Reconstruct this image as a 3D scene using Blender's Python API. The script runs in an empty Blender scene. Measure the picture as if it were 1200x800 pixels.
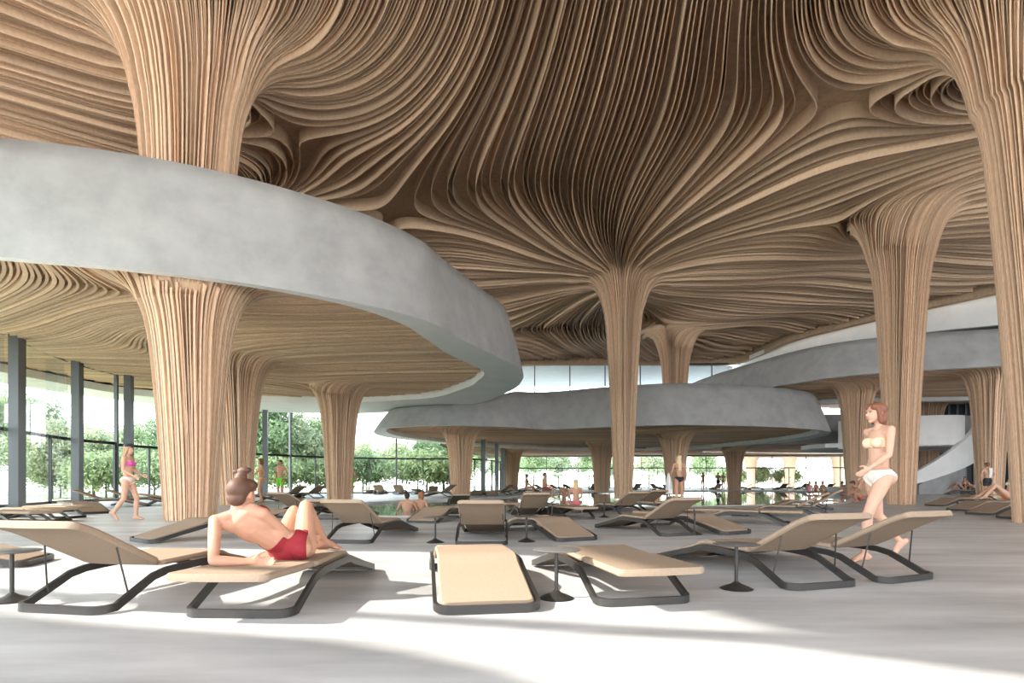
import bpy, bmesh, math, random
import numpy as np
from mathutils import Vector, Matrix
R = random.Random(7); rng = np.random.default_rng(7)
PI = math.pi
COL = bpy.context.scene.collection
HZ, HC, F = 564.0, 0.84, 667.0          # horizon row, eye height, focal length in pixels (1200x800 frame)
def fl(px, py):                          # floor point seen at a pixel
    d = HC*F/(py-HZ); return ((px-600)/F*d, d)

# ---------------------------------------------------------------- materials
MATS = {}
def mat(name, col, rough=.6, metal=0., noise=None, bump=None, var=0., spec=.5, island=0.):
    m = bpy.data.materials.new(name); m.use_nodes = True; nt = m.node_tree; N = nt.nodes; L = nt.links
    b = N['Principled BSDF']; b.inputs['Roughness'].default_value = rough; b.inputs['Metallic'].default_value = metal
    b.inputs['Specular IOR Level'].default_value = spec
    c = (*col, 1); b.inputs['Base Color'].default_value = c
    if noise:
        sc, amt, stretch = noise
        tc = N.new('ShaderNodeTexCoord'); mp = N.new('ShaderNodeMapping'); mp.inputs['Scale'].default_value = stretch
        nz = N.new('ShaderNodeTexNoise'); nz.inputs['Scale'].default_value = sc; nz.inputs['Detail'].default_value = 5; nz.inputs['Roughness'].default_value = .6
        L.new(tc.outputs['Object'], mp.inputs['Vector']); L.new(mp.outputs[0], nz.inputs['Vector'])
        cr = N.new('ShaderNodeValToRGB'); e = cr.color_ramp.elements
        e[0].position = .3; e[1].position = .7
        e[0].color = (*[x*(1-amt) for x in col], 1); e[1].color = (*[min(1, x*(1+amt)) for x in col], 1)
        L.new(nz.outputs['Fac'], cr.inputs['Fac']); out = cr.outputs[0]
        if var:
            at = N.new('ShaderNodeAttribute'); at.attribute_name = 'tone'
            mr = N.new('ShaderNodeMapRange'); mr.inputs['To Min'].default_value = 1-var; mr.inputs['To Max'].default_value = 1+var
            L.new(at.outputs['Fac'], mr.inputs['Value'])
            mx = N.new('ShaderNodeVectorMath'); mx.operation = 'SCALE'
            L.new(out, mx.inputs[0]); L.new(mr.outputs[0], mx.inputs['Scale']); out = mx.outputs[0]
        L.new(out, b.inputs['Base Color'])
        if bump:
            bp = N.new('ShaderNodeBump'); bp.inputs['Strength'].default_value = bump; bp.inputs['Distance'].default_value = .01
            L.new(nz.outputs['Fac'], bp.inputs['Height']); L.new(bp.outputs[0], b.inputs['Normal'])
    MATS[name] = m; return m
WOOD = mat('ash_wood', (.66, .465, .315), .62, noise=(14, .10, (1, 1, .6)), var=.2, spec=.25)
WOODB = mat('ash_wood_board', (.52, .365, .245), .7, noise=(6, .15, (1, 1, .5)), spec=.2)
CONC = mat('grey_concrete', (.36, .36, .355), .75, noise=(1.3, .14, (1, 1, 1)), bump=.15)
LIP = mat('pale_concrete', (.86, .855, .84), .7, noise=(1.1, .05, (1, 1, 1)))
FLOORM = mat('polished_concrete', (.52, .517, .508), .4, noise=(1.3, .30, (.35, 1.5, 1)), spec=.4)
STEEL = mat('dark_steel', (.055, .06, .065), .4, .3)
POSTM = mat('grey_steel', (.13, .14, .15), .45, .4)
FRAMEM = mat('bronze_grey_metal', (.036, .034, .031), .35, .25)
PAD = mat('beige_fabric', (.33, .248, .178), .85, noise=(60, .07, (1, 1, 1)), spec=.15)
TOPM = mat('grey_laminate', (.13, .125, .12), .4)
COPING = mat('white_stone', (.72, .72, .70), .6)
GRASS = mat('mown_grass', (.33, .34, .24), .9, noise=(.5, .25, (1, 1, 1)))
DARK = mat('dark_cladding', (.025, .028, .035), .6)
SKIN = mat('skin', (.52, .28, .185), .55, noise=(6, .06, (1, 1, 1)), spec=.3)
SKIN2 = mat('pale_skin', (.60, .36, .255), .55, noise=(6, .06, (1, 1, 1)), spec=.3)
SKIN3 = mat('tanned_skin', (.50, .26, .16), .55, noise=(6, .06, (1, 1, 1)), spec=.3)
BARK = mat('bark', (.09, .07, .05), .9)
WHITEC = mat('white_cloth', (.8, .8, .78), .9)
def cm(name, c, r=.8): return MATS.get(name) or mat(name, c, r)

def leafmat(name, c):
    m = bpy.data.materials.new(name); m.use_nodes = True; nt = m.node_tree; N = nt.nodes; L = nt.links
    N.clear(); o = N.new('ShaderNodeOutputMaterial'); a = N.new('ShaderNodeBsdfDiffuse'); t = N.new('ShaderNodeBsdfTranslucent'); x = N.new('ShaderNodeMixShader')
    at = N.new('ShaderNodeAttribute'); at.attribute_name = 'tone'
    cr = N.new('ShaderNodeValToRGB'); e = cr.color_ramp.elements
    e[0].color = (c[0]*.55, c[1]*.6, c[2]*.6, 1); e[1].color = (min(1, c[0]*1.5), min(1, c[1]*1.35), c[2]*1.4, 1)
    L.new(at.outputs['Fac'], cr.inputs[0]); L.new(cr.outputs[0], a.inputs[0]); L.new(cr.outputs[0], t.inputs[0])
    x.inputs[0].default_value = .4; L.new(a.outputs[0], x.inputs[1]); L.new(t.outputs[0], x.inputs[2]); L.new(x.outputs[0], o.inputs[0]); return m
LEAF = [leafmat('leaves_mid', (.33, .42, .23)), leafmat('leaves_light', (.44, .50, .32)), leafmat('leaves_dark', (.24, .34, .19))]

def glassmat():
    m = bpy.data.materials.new('clear_glass'); m.use_nodes = True; nt = m.node_tree; N = nt.nodes; L = nt.links
    N.clear(); o = N.new('ShaderNodeOutputMaterial'); t = N.new('ShaderNodeBsdfTransparent'); g = N.new('ShaderNodeBsdfGlossy'); x = N.new('ShaderNodeMixShader')
    t.inputs[0].default_value = (.93, .96, .95, 1); g.inputs['Roughness'].default_value = .02
    lw = N.new('ShaderNodeLayerWeight'); lw.inputs[0].default_value = .12
    mu = N.new('ShaderNodeMath'); mu.operation = 'MULTIPLY'; mu.inputs[1].default_value = .35; L.new(lw.outputs['Fresnel'], mu.inputs[0]); L.new(mu.outputs[0], x.inputs[0]); L.new(t.outputs[0], x.inputs[1]); L.new(g.outputs[0], x.inputs[2]); L.new(x.outputs[0], o.inputs[0]); return m
GLASS = glassmat()
def watermat():
    m = bpy.data.materials.new('pool_water'); m.use_nodes = True; nt = m.node_tree; N = nt.nodes; L = nt.links
    b = N['Principled BSDF']; b.inputs['Base Color'].default_value = (.22, .34, .34, 1); b.inputs['Roughness'].default_value = .03; b.inputs['IOR'].default_value = 1.45
    b.inputs['Specular IOR Level'].default_value = .8
    tc = N.new('ShaderNodeTexCoord'); nz = N.new('ShaderNodeTexNoise'); nz.inputs['Scale'].default_value = 1.6
    bp = N.new('ShaderNodeBump'); bp.inputs['Strength'].default_value = .05; bp.inputs['Distance'].default_value = .02
    L.new(tc.outputs['Object'], nz.inputs['Vector']); L.new(nz.outputs['Fac'], bp.inputs['Height']); L.new(bp.outputs[0], b.inputs['Normal']); return m
WATER = watermat()

# ---------------------------------------------------------------- object helpers
def tag(o, label=None, cat=None, group=None, kind=None):
    if label: o['label'] = label
    if cat: o['category'] = cat
    if group: o['group'] = group
    if kind: o['kind'] = kind
    return o
def empty(name, loc=(0, 0, 0), rz=0, **k):
    o = bpy.data.objects.new(name, None); COL.objects.link(o); o.location = loc; o.rotation_euler = (0, 0, rz); o.empty_display_size = .1
    return tag(o, **k)
def link(name, me, m=None, parent=None, smooth=False, **k):
    o = bpy.data.objects.new(name, me); COL.objects.link(o)
    if m is not None and not me.materials: me.materials.append(m)
    if parent is not None: o.parent = parent
    if smooth: me.shade_smooth()
    return tag(o, **k)
def mesh(name, V, Fc, tone=None, flat=True):
    me = bpy.data.meshes.new(name)
    V = np.asarray(V, dtype=np.float32)
    if isinstance(Fc, np.ndarray):
        n = len(Fc); k = Fc.shape[1]
        me.vertices.add(len(V)); me.vertices.foreach_set('co', V.ravel())
        me.loops.add(n*k); me.loops.foreach_set('vertex_index', Fc.astype(np.int32).ravel())
        me.polygons.add(n); me.polygons.foreach_set('loop_start', np.arange(n, dtype=np.int32)*k); me.polygons.foreach_set('loop_total', np.full(n, k, np.int32))
        me.update(calc_edges=True)
    else:
        me.from_pydata([tuple(v) for v in V], [], [tuple(f) for f in Fc]); me.update()
    if flat: me.shade_flat()
    if tone is not None:
        a = me.attributes.new('tone', 'FLOAT', 'POINT'); a.data.foreach_set('value', np.asarray(tone, dtype=np.float32))
    return me
class MB:
    def __init__(s): s.v = []; s.f = []
    def add(s, V, Fc):
        n = len(s.v); s.v += [tuple(v) for v in V]; s.f += [tuple(i+n for i in f) for f in Fc]; return s
    def box(s, c, d, rz=0, ry=0, rx=0):
        M = Matrix.Translation(c) @ Matrix.Rotation(rz, 4, 'Z') @ Matrix.Rotation(ry, 4, 'Y') @ Matrix.Rotation(rx, 4, 'X')
        V = [M @ Vector((x*d[0]/2, y*d[1]/2, z*d[2]/2)) for x in (-1, 1) for y in (-1, 1) for z in (-1, 1)]
        return s.add(V, [(0, 1, 3, 2), (4, 6, 7, 5), (0, 4, 5, 1), (2, 3, 7, 6), (0, 2, 6, 4), (1, 5, 7, 3)])
    def tube(s, pts, r, n=8, caps=True, closed=False):
        pts = [Vector(p) for p in pts]; rs = r if isinstance(r, (list, tuple)) else [r]*len(pts); V = []
        m = len(pts)
        for i, p in enumerate(pts):
            if closed: t = (pts[(i+1) % m]-pts[i-1])
            else: t = pts[min(i+1, m-1)]-pts[max(i-1, 0)]
            t.normalize(); u = t.cross(Vector((0, 0, 1)) if abs(t.z) < .95 else Vector((1, 0, 0))).normalized(); w = t.cross(u)
            for k in range(n):
                a = 2*PI*k/n; V.append(p+(u*math.cos(a)+w*math.sin(a))*rs[i])
        Fc = []
        for i in range(m if closed else m-1):
            j = (i+1) % m
            for k in range(n): Fc.append((i*n+k, i*n+(k+1) % n, j*n+(k+1) % n, j*n+k))
        if caps and not closed: Fc += [tuple(range(n))[::-1], tuple((m-1)*n+k for k in range(n))]
        return s.add(V, Fc)
    def lathe(s, prof, c=(0, 0, 0), n=32, sx=1, sy=1):
        V = []; Fc = []
        for r, z in prof:
            for k in range(n):
                a = 2*PI*k/n; V.append((c[0]+r*sx*math.cos(a), c[1]+r*sy*math.sin(a), c[2]+z))
        for i in range(len(prof)-1):
            for k in range(n): Fc.append((i*n+k, i*n+(k+1) % n, (i+1)*n+(k+1) % n, (i+1)*n+k))
        Fc += [tuple(range(n))[::-1], tuple((len(prof)-1)*n+k for k in range(n))]
        return s.add(V, Fc)
    def obj(s, name, m, parent=None, smooth=False, bev=0, **k):
        me = mesh(name, s.v, s.f)
        if bev:
            bm = bmesh.new(); bm.from_mesh(me)
            es = [e for e in bm.edges if len(e.link_faces) == 2 and e.calc_face_angle(0) > .5]
            bmesh.ops.bevel(bm, geom=es, offset=bev, segments=2, affect='EDGES', clamp_overlap=True); bm.to_mesh(me); bm.free()
        o = link(name, me, m, parent, **k)
        if smooth: me.shade_smooth(); me.set_sharp_from_angle(angle=.75)
        return o
def catmull(P, n=8, closed=True):
    P = np.asarray(P, float); m = len(P); out = []
    for i in range(m if closed else m-1):
        p0, p1, p2, p3 = (P[(i-1) % m], P[i], P[(i+1) % m], P[(i+2) % m]) if closed else (P[max(i-1, 0)], P[i], P[i+1], P[min(i+2, m-1)])
        for k in range(n):
            t = k/n; out.append(.5*((2*p1)+(-p0+p2)*t+(2*p0-5*p1+4*p2-p3)*t*t+(-p0+3*p1-3*p2+p3)*t**3))
    if not closed: out.append(P[-1])
    return np.array(out)
def inpoly(p, poly):
    x, y = p[:, 0], p[:, 1]; r = np.zeros(len(p), bool); a = poly; b = np.roll(poly, -1, 0)
    for (x1, y1), (x2, y2) in zip(a, b):
        if y1 == y2: continue
        c = ((y1 > y) != (y2 > y)) & (x < (x2-x1)*(y-y1)/(y2-y1)+x1); r ^= c
    return r
def inset(poly, d):                      # polygon counter-clockwise: moves inward by d (d may be an array)
    t = np.roll(poly, -1, 0)-np.roll(poly, 1, 0); t /= np.linalg.norm(t, axis=1)[:, None]+1e-9
    n = np.stack([-t[:, 1], t[:, 0]], 1); area = .5*np.sum(poly[:, 0]*np.roll(poly[:, 1], -1)-np.roll(poly[:, 0], -1)*poly[:, 1])
    if area < 0: n = -n
    return poly+n*(np.asarray(d)[..., None] if np.ndim(d) else d)

# ---------------------------------------------------------------- flowing timber lamellas
COLS = {                                 # x, y, source strength in the main ceiling
 'A': (-7.15, 12.65, .72), 'G': (5.5, 28.1, 1.0), 'M': (10.75, 11.5, .77, 1.5), 'K': (14.35, 21.0, .33, 1.25), 'B': (-9.98, 20.6, .56),
 'H': (10.6, 37, .3), 'P': (-2, 42, .45)}
class Field:
    def __init__(s, src, U, Z0, neck, drop=(1.0, 1.2), lam=(.35, 2.2), rn=1.2, wave=0., zfun=None):
        s.P = np.array([c[:2] for c in src], float); s.s = np.array([c[2] for c in src], float); s.U = np.array(U, float)
        s.Z0 = Z0; s.drop = drop; s.k = np.array([c[3] if len(c) > 3 else 1. for c in src]); s.lam = lam; s.rn = rn; s.wave = wave; s.zfun = zfun
    def vel(s, p):
        d = p[:, None, :]-s.P[None]; r2 = (d**2).sum(-1)+1e-6
        return (s.s[None, :, None]*d/r2[..., None]).sum(1)+s.U
    def z(s, p):
        p = np.asarray(p, float); r = np.sqrt(((p[:, None]-s.P[None])**2).sum(-1)); r = np.maximum(r-s.rn, 0)
        z = (s.zfun(p) if s.zfun else s.Z0)-((s.drop[0]*np.exp(-r/s.lam[0])+s.drop[1]*np.exp(-r/s.lam[1]))*s.k).sum(1)
        if s.wave: z = z+s.wave*np.sin(p[:, 0]*.55+.3*p[:, 1])*np.sin(p[:, 1]*.37+1)
        return z
    def trace(s, p, steps, h0, h1, grow=25):
        out = [p]
        for k in range(steps):
            h = h0+(h1-h0)*min(1, k/grow)
            v = s.vel(p); v /= np.linalg.norm(v, axis=1)[:, None]+1e-9
            m = s.vel(p+v*h*.5); m /= np.linalg.norm(m, axis=1)[:, None]+1e-9
            p = p+m*h; out.append(p)
        return np.array(out).transpose(1, 0, 2)
class Ribs:
    def __init__(s): s.V = []; s.F = []; s.T = []; s.n = 0
    def add(s, P, nrm, b, half, dep, tone):
        k = len(P)
        if k < 2: return
        half = np.asarray(half).reshape(-1, 1)*np.ones((k, 1)); dep = np.asarray(dep).reshape(-1, 1)*np.ones((k, 1))
        A, B_, C_, D_ = P-nrm*dep-b*half, P-b*half, P+b*half, P-nrm*dep+b*half
        V = np.stack([A, B_, B_, C_, C_, D_], 1).reshape(-1, 3)
        i = np.arange(k-1)[:, None]*6+s.n
        Fc = np.concatenate([np.concatenate([i+a, i+a+1, i+a+7, i+a+6], 1) for a in (0, 2, 4)])
        n0 = s.n+6*k; ends = np.concatenate([V[[0, 1, 3, 5]], V[[6*k-6, 6*k-5, 6*k-3, 6*k-1]]])
        s.V += [V, ends]; s.F += [Fc, np.array([[n0, n0+3, n0+2, n0+1], [n0+4, n0+5, n0+6, n0+7]])]; s.T.append(np.full(len(V)+8, tone)); s.n += len(V)+8
    def obj(s, name, m, parent=None, **k):
        me = mesh(name, np.concatenate(s.V), np.concatenate(s.F), np.concatenate(s.T), flat=False); return link(name, me, m, parent, **k)
def frame(P):                            # outward/visible normal and sideways vector of a rib path
    t = np.gradient(P, axis=0); t /= np.linalg.norm(t, axis=1)[:, None]+1e-9
    h = t[:, :2].copy(); return t, h
def shaft_r(z, rb, rn, zn):              # radius of a column at height z
    u = np.clip(z/zn, 0, 1); return rb+(rn-rb)*(.8*u+.2*u**3)+.12*np.exp((np.minimum(z, zn)-zn)/.4)
def rib_path(fld, trace, c, th, rb, rn, zn, o, oc, th0=None):
    """3D path: up the shaft at angle th, then out along the traced plan curve."""
    d = np.array([math.cos(th), math.sin(th)]); zs = zn*(1-(1-np.linspace(0, 1, 14)[:-1])**1.6); rr = shaft_r(zs, rb, rn, zn)+oc
    if th0 is not None:
        dt = (th0-th+PI) % (2*PI)-PI; tz = th+dt*(1-(zs/zn)**2)**2; sh = np.stack([c[0]+np.cos(tz)*rr, c[1]+np.sin(tz)*rr, zs], 1)
    else: sh = np.stack([c[0]+d[0]*rr, c[1]+d[1]*rr, zs], 1)
    rr_ = np.hypot(trace[:, 0]-c[0], trace[:, 1]-c[1]); ramp = np.clip((rr_-rn)/1.6, 0, 1)**1.3
    tr2 = trace+((trace-np.array(c))/rr_[:, None])*(oc*(1-ramp))[:, None]
    top = np.concatenate([tr2, (fld.z(trace)-o*ramp)[:, None]], 1)
    P = np.concatenate([sh, top]); t = np.gradient(P, axis=0); t /= np.linalg.norm(t, axis=1)[:, None]+1e-9
    h = t[:, :2]; hn = np.linalg.norm(h, axis=1); rad = P[:, :2]-np.array(c)[:2]; rad = rad/(np.linalg.norm(rad, axis=1)[:, None]+1e-9); h = np.where((np.arange(len(P)) > 13)[:, None], h/(hn[:, None]+1e-9), rad)
    b = np.stack([-h[:, 1], h[:, 0], np.zeros(len(P))], 1)
    n = np.cross(b, t); n /= np.linalg.norm(n, axis=1)[:, None]+1e-9       # down/outward side
    sgn = np.where((n[:, 2] > .3) | ((np.abs(n[:, 2]) < .3) & ((n[:, :2]*d).sum(1) < 0) & (np.arange(len(P)) < 16)), -1, 1)
    return P, n*sgn[:, None], b
def tones(n): return rng.random(n)
def column_and_ceiling(fld, idx, c, N, rb, rn, cut, poly, ceil, shaft, cap, steps=150, h=(.07, .3), dep=.28, prot=.16, tw=(.012, .032), holes=None, z_from=None, nsh=84):
    c = np.array(c[:2], float); rs_ = rn+.12
    zn = float(fld.z(np.array([[c[0]+rs_, c[1]]]))[0]); every = max(1, int(round(N/nsh)))
    th = (np.arange(N)+.5+rng.uniform(-.28, .28, N))/N*2*PI
    start = c+(rs_+.02)*np.stack([np.cos(th), np.sin(th)], 1)
    tr = fld.trace(start, steps, *h)
    npr = (N+every-1)//every; wid = rng.uniform(.35, 1.9, npr)*np.where(rng.random(npr) < .2, 1.5, 1); wid = wid/wid.sum()*2*PI; ctr = np.cumsum(wid)-wid/2
    offp = np.where(rng.random(npr) < .22, .0, rng.uniform(.45, 1, npr))
    off = rng.uniform(0, 1, N); off = np.where(rng.random(N) < .5, off*.45, off)
    for i in range(N):
        prim = i % every == 0; j_ = (i//every) % len(wid)
        o = prot*off[i]; oc = .10*offp[j_] if prim else -.02
        P, n, b = rib_path(fld, tr[i], c, th[i], rb, rn, zn, o, oc, ctr[j_] if prim else None)
        if not prim: P = P-n*(.10*np.clip(1-(np.arange(len(P))-12)/9, 0, 1))[:, None]
        ns = 13; r = np.hypot(P[:, 0]-c[0], P[:, 1]-c[1])
        ok = np.ones(len(P), bool); ok[ns:] = inpoly(P[ns:, :2], poly)
        end = len(P) if ok.all() else int(np.argmin(ok))
        kc = int(np.argmax(r > cut)) if (r > cut).any() else len(P)
        w = rng.uniform(*tw); s_ = np.clip((np.arange(len(P))-12)/22, 0, 1)
        wsh = rb*1.1*wid[j_]/2*rng.uniform(.62, .95); wn = rn*PI/N*rng.uniform(.6, .95)
        half = wsh*(1-s_)+w*s_
        if not prim: half = wn*(1-s_)+w*s_
        dd = .19*(1-s_)+dep*s_; tn = tones(1)[0]
        a0 = 0 if prim else 12
        if z_from is not None: a0 = max(a0, int(np.argmax(P[:, 2] > z_from)))
        if a0 < ns and prim: shaft.add(P[a0:ns+1], n[a0:ns+1], b[a0:ns+1], half[a0:ns+1], dd[a0:ns+1], tn)
        e = min(end, kc+1)
        if e > ns+1: cap.add(P[ns:e], n[ns:e], b[ns:e], half[ns:e], dd[ns:e], tn)
        if end > kc+2: emit(ceil, P[kc:], n[kc:], b[kc:], half[kc:], dd[kc:], tn, poly)
    return zn
def emit(ceil, P, n, b, half, dd, tn, poly):
    ok = inpoly(P[:, :2], poly); i = 0
    while i < len(P):
        if not ok[i]: i += 1; continue
        j = i
        while j < len(P) and ok[j]: j += 1
        if j-i > 2:
            k = np.arange(i, j); 
            ceil.add(P[k], n[k], b[k], np.asarray(half)[k] if np.ndim(half) else half, np.asarray(dd)[k] if np.ndim(dd) else dd, tn)
        i = j
def ambient(fld, seeds, ceil, poly, steps, h, prot, tw, dep, avoid):
    tr = fld.trace(seeds, steps, h, h)
    for i in range(len(seeds)):
        o = prot*rng.random(); T = tr[i]; P = np.concatenate([T, (fld.z(T)-o)[:, None]], 1)
        t = np.gradient(P, axis=0); t /= np.linalg.norm(t, axis=1)[:, None]+1e-9; hh = t[:, :2]/(np.linalg.norm(t[:, :2], axis=1)[:, None]+1e-9)
        b = np.stack([-hh[:, 1], hh[:, 0], np.zeros(len(P))], 1); n = np.cross(b, t); n *= np.where(n[:, 2:3] > 0, -1, 1)
        emit(ceil, P, n, b, rng.uniform(*tw), dep, tones(1)[0], poly)
def core(fld, c, rb, rn, zn, rmax, back, z0=0):   # solid timber core behind the ribs
    prof = [(shaft_r(z, rb, rn, zn)-.12, z) for z in np.linspace(z0, zn, 10)]
    m = MB(); nseg = 48; V = []; K = 8
    for r, z in prof:
        for k in range(nseg): a = 2*PI*k/nseg; V.append((c[0]+r*math.cos(a), c[1]+r*math.sin(a), z))
    for i, r in enumerate(np.linspace(rn+.06, rmax, K)):
        ring = np.array([[c[0]+r*math.cos(2*PI*k/nseg), c[1]+r*math.sin(2*PI*k/nseg)] for k in range(nseg)]); zz = fld.z(ring)+.12+(back-.12)*min(1, (i+1)/3)
        V += [(x, y, z) for (x, y), z in zip(ring, zz)]
    rows = len(prof)+K; Fc = [(i*nseg+k, i*nseg+(k+1) % nseg, (i+1)*nseg+(k+1) % nseg, (i+1)*nseg+k) for i in range(rows-1) for k in range(nseg)]
    return m.add(V, Fc)
def backing(fld, poly, skip, up, step=.6, th=.0):
    x0, y0 = poly.min(0); x1, y1 = poly.max(0); nx = int((x1-x0)/step)+2; ny = int((y1-y0)/step)+2
    X, Y = np.meshgrid(np.linspace(x0, x1, nx), np.linspace(y0, y1, ny)); p = np.stack([X.ravel(), Y.ravel()], 1); z = fld.z(p)+up
    i, j = np.meshgrid(np.arange(nx-1), np.arange(ny-1)); a = (j*nx+i).ravel(); q = np.stack([a, a+1, a+nx+1, a+nx], 1)
    cen = p[q].mean(1); ok = inpoly(cen, poly)
    for cx, cy, r in skip: ok &= np.hypot(cen[:, 0]-cx, cen[:, 1]-cy) > r
    return np.concatenate([p, z[:, None]], 1), q[ok]
# ---------------------------------------------------------------- main hall: floor, ceiling, columns
MAINP = catmull([(-2, -13), (6, -14), (24, -12), (33, 0), (34.5, 14), (31, 22), (26.6, 27.4), (24.8, 30), (22.8, 33), (20.8, 36.6), (19.4, 40), (18.5, 47), (12, 47.5), (4, 47.5), (-4, 47.5), (-13, 44), (-20, 36), (-24, 26), (-22, 14), (-15.3, 6.5), (-13.6, 2.65), (-12.75, .16), (-12.2, -.6), (-11.7, -1.15), (-10.4, -2.8), (-7, -8)], 6)
main = Field([v for v in COLS.values()], (.015, -.04), 11.1, 0, wave=.18, rn=np.array([1.10, .97, 1.07, .97, .97, .97, .97]), drop=(1.2, .5), lam=(.32, 2.0))
q = 2*PI/310
CNAME = {'A': 'near the left end, passing behind the big curved concrete parapet', 'G': 'standing in the middle of the hall in front of the low curved balcony',
 'M': 'cut by the right edge of the picture, nearest of all', 'K': 'right of centre behind the walking woman in a bikini',
 'B': '', 'H': 'rising from the pool behind the standing woman with a towel', 'J': '', 'P': '', 'L': ''}
ceil = Ribs(); MAINR = inset(MAINP, .25)
CAPS = {}
def column_thing(key, loc, label):
    return empty('timber_column', (0, 0, 0), 0, label=label, cat='column', group='ribbed timber columns', kind='thing')
skip = []
for key in ('A', 'G', 'M', 'K', 'H', 'B', 'P'):
    x, y, s_ = COLS[key][:3]; N = int(round(2*PI*s_/q)); full = key in 'AGMKHL'
    N = max(N, 64) if full else N
    sh, cp = Ribs(), Ribs(); rb, rn = {'A': (.41, .98), 'M': (.40, .95)}.get(key, (.35, .84))
    zf = {'B': 6.2, 'P': 4.9}.get(key)
    zn = column_and_ceiling(main, None, (x, y), N, rb, rn, 2.1, MAINR, ceil, sh, cp, steps=150 if key in 'AGMK' else 110, h=(.07, .3), z_from=zf, dep=.45, prot=.30, tw=(.005, .017))
    CAPS[key] = (sh, cp, core(main, (x, y), rb, rn, zn, 2.5, .42, zf or 0)); skip.append((x, y, 2.2))
sd = [(x, 47.2) for x in np.arange(-12, 20, .2)]
ambient(main, np.array(sd), ceil, MAINR, 90, .3, .3, (.006, .018), .4, skip)
ceilo = ceil.obj('ceiling', WOOD, kind='structure', label='undulating ceiling of flowing timber lamellas over the hall', cat='ceiling')
V, Q = backing(main, MAINP, skip, .42, .5)
link('ceiling_board', mesh('ceiling_board', V, Q), WOODB, ceilo)
n_ = len(MAINP); V = [(x, y, z) for z, P_ in ((10.55, MAINR), (10.5, MAINP), (11.8, MAINP)) for x, y in P_]
link('ceiling_rim', mesh('ceiling_rim', V, [(k*n_+i, k*n_+(i+1) % n_, (k+1)*n_+(i+1) % n_, (k+1)*n_+i) for k in (0, 1) for i in range(n_)]), WOODB, ceilo)
# floor with a pool basin cut out
POOL = catmull([fl(*p) for p in [(345, 595), (400, 590.5), (470, 586.5), (560, 583.5), (640, 579.3), (690, 576.6), (760, 575.2), (840, 574.8), (915, 575), (975, 576.2), (996, 580), (988, 588), (930, 591), (860, 592), (740, 594), (640, 597), (560, 602), (470, 604.5), (400, 602), (350, 598.5)]], 5)
def slab(name, outer, z0, z1, m, parent=None, hole=None, **k):
    bm = bmesh.new()
    def loop(P):
        vs = [bm.verts.new((x, y, z1)) for x, y in P]; return [bm.edges.new((vs[i], vs[(i+1) % len(vs)])) for i in range(len(vs))]
    es = loop(outer)
    if hole is not None:
        for h_ in (hole if isinstance(hole, list) else [hole]): es += loop(h_)
    bmesh.ops.triangle_fill(bm, use_beauty=True, use_dissolve=False, edges=es)
    bmesh.ops.recalc_face_normals(bm, faces=bm.faces)
    if z1 != z0:
        r = bmesh.ops.extrude_face_region(bm, geom=list(bm.faces)); vs = [g for g in r['geom'] if isinstance(g, bmesh.types.BMVert)]
        for v in vs: v.co.z = z0
        bmesh.ops.recalc_face_normals(bm, faces=bm.faces)
    me = bpy.data.meshes.new(name); bm.to_mesh(me); bm.free(); return link(name, me, m, parent, **k)
WALLP = catmull([(-13.5, -14), (-13.8, 0), (-14.2, 9), (-15.4, 14), (-16.6, 18.7), (-17.8, 22.8), (-17.8, 25.6), (-17.3, 28.6), (-15.5, 34.3), (-12.5, 39.2), (-8.3, 41.5), (-4.6, 41.8), (-2.2, 43.5), (-.9, 50), (-.6, 60), (.5, 68.5), (12, 68.5), (37, 66.5), (46, 64)], 6, False)
FLOORP = np.concatenate([WALLP, [(55, 60), (55, 20), (50, -14)]])
slab('floor', FLOORP, -.3, 0, FLOORM, hole=POOL, kind='structure', label='pale polished concrete floor around the pool', cat='floor')
pw = empty('swimming_pool', label='large free-form indoor swimming pool with still reflecting water behind the loungers', cat='pool')
slab('water', inset(POOL, -.0), -.12, -.06, WATER, pw)
slab('pool_coping', inset(POOL, -.32), .0, .012, COPING, pw, hole=inset(POOL, .02))
# ---- balconies: slanted parapet ring, pale lip, timber soffit, deck
def balcony(root, outer, ins, zb, zt, wood_poly, zw):
    """outer: bottom edge of the fascia; ins: inset of its top edge; wood_poly: inner edge of the pale lip."""
    n = len(outer); top = inset(outer, ins); topi = inset(outer, np.asarray(ins)+.22)
    zbv = zb(outer); ztv = zt(outer); K = 6; V = []; Fc = []
    for i in range(n):
        for k in range(K+1):
            u = k/K; e = (1-math.cos(u*PI/2))*.25+u*.75
            V.append((outer[i, 0]*(1-e)+top[i, 0]*e, outer[i, 1]*(1-e)+top[i, 1]*e, zbv[i]*(1-u)+ztv[i]*u))
        V.append((topi[i, 0], topi[i, 1], ztv[i])); V.append((topi[i, 0], topi[i, 1], max(zbv[i]+.35, ztv[i]-1.1)))
    w = K+3
    for i in range(n):
        j = (i+1) % n
        for k in range(w-1): Fc.append((i*w+k, j*w+k, j*w+k+1, i*w+k+1))
    link('parapet', mesh('parapet', V, Fc), CONC, root, smooth=True, label='smooth grey concrete parapet')
    # lip: strip between outer bottom edge and the wood polygon (same vertex count, matched by index)
    V = [(x, y, z) for (x, y), z in zip(outer, zbv)]+[(x, y, z-.0) for (x, y), z in zip(wood_poly, zw(wood_poly)+.0)]+[(x, y, z+.35) for (x, y), z in zip(wood_poly, zw(wood_poly))]
    Fc = [(i, (i+1) % n, n+(i+1) % n, n+i) for i in range(n)]+[(n+i, n+(i+1) % n, 2*n+(i+1) % n, 2*n+i) for i in range(n)]
    link('lip', mesh('lip', V, Fc), LIP, root, smooth=False, label='pale underside lip')
    dk = inset(outer, np.asarray(ins)+.06); z = float(np.max(zbv))+.75
    slab('deck', dk, z-.12, z, CONC, root)
def matched(outer, offs, closed_n): return inset(outer, offs)
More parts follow.
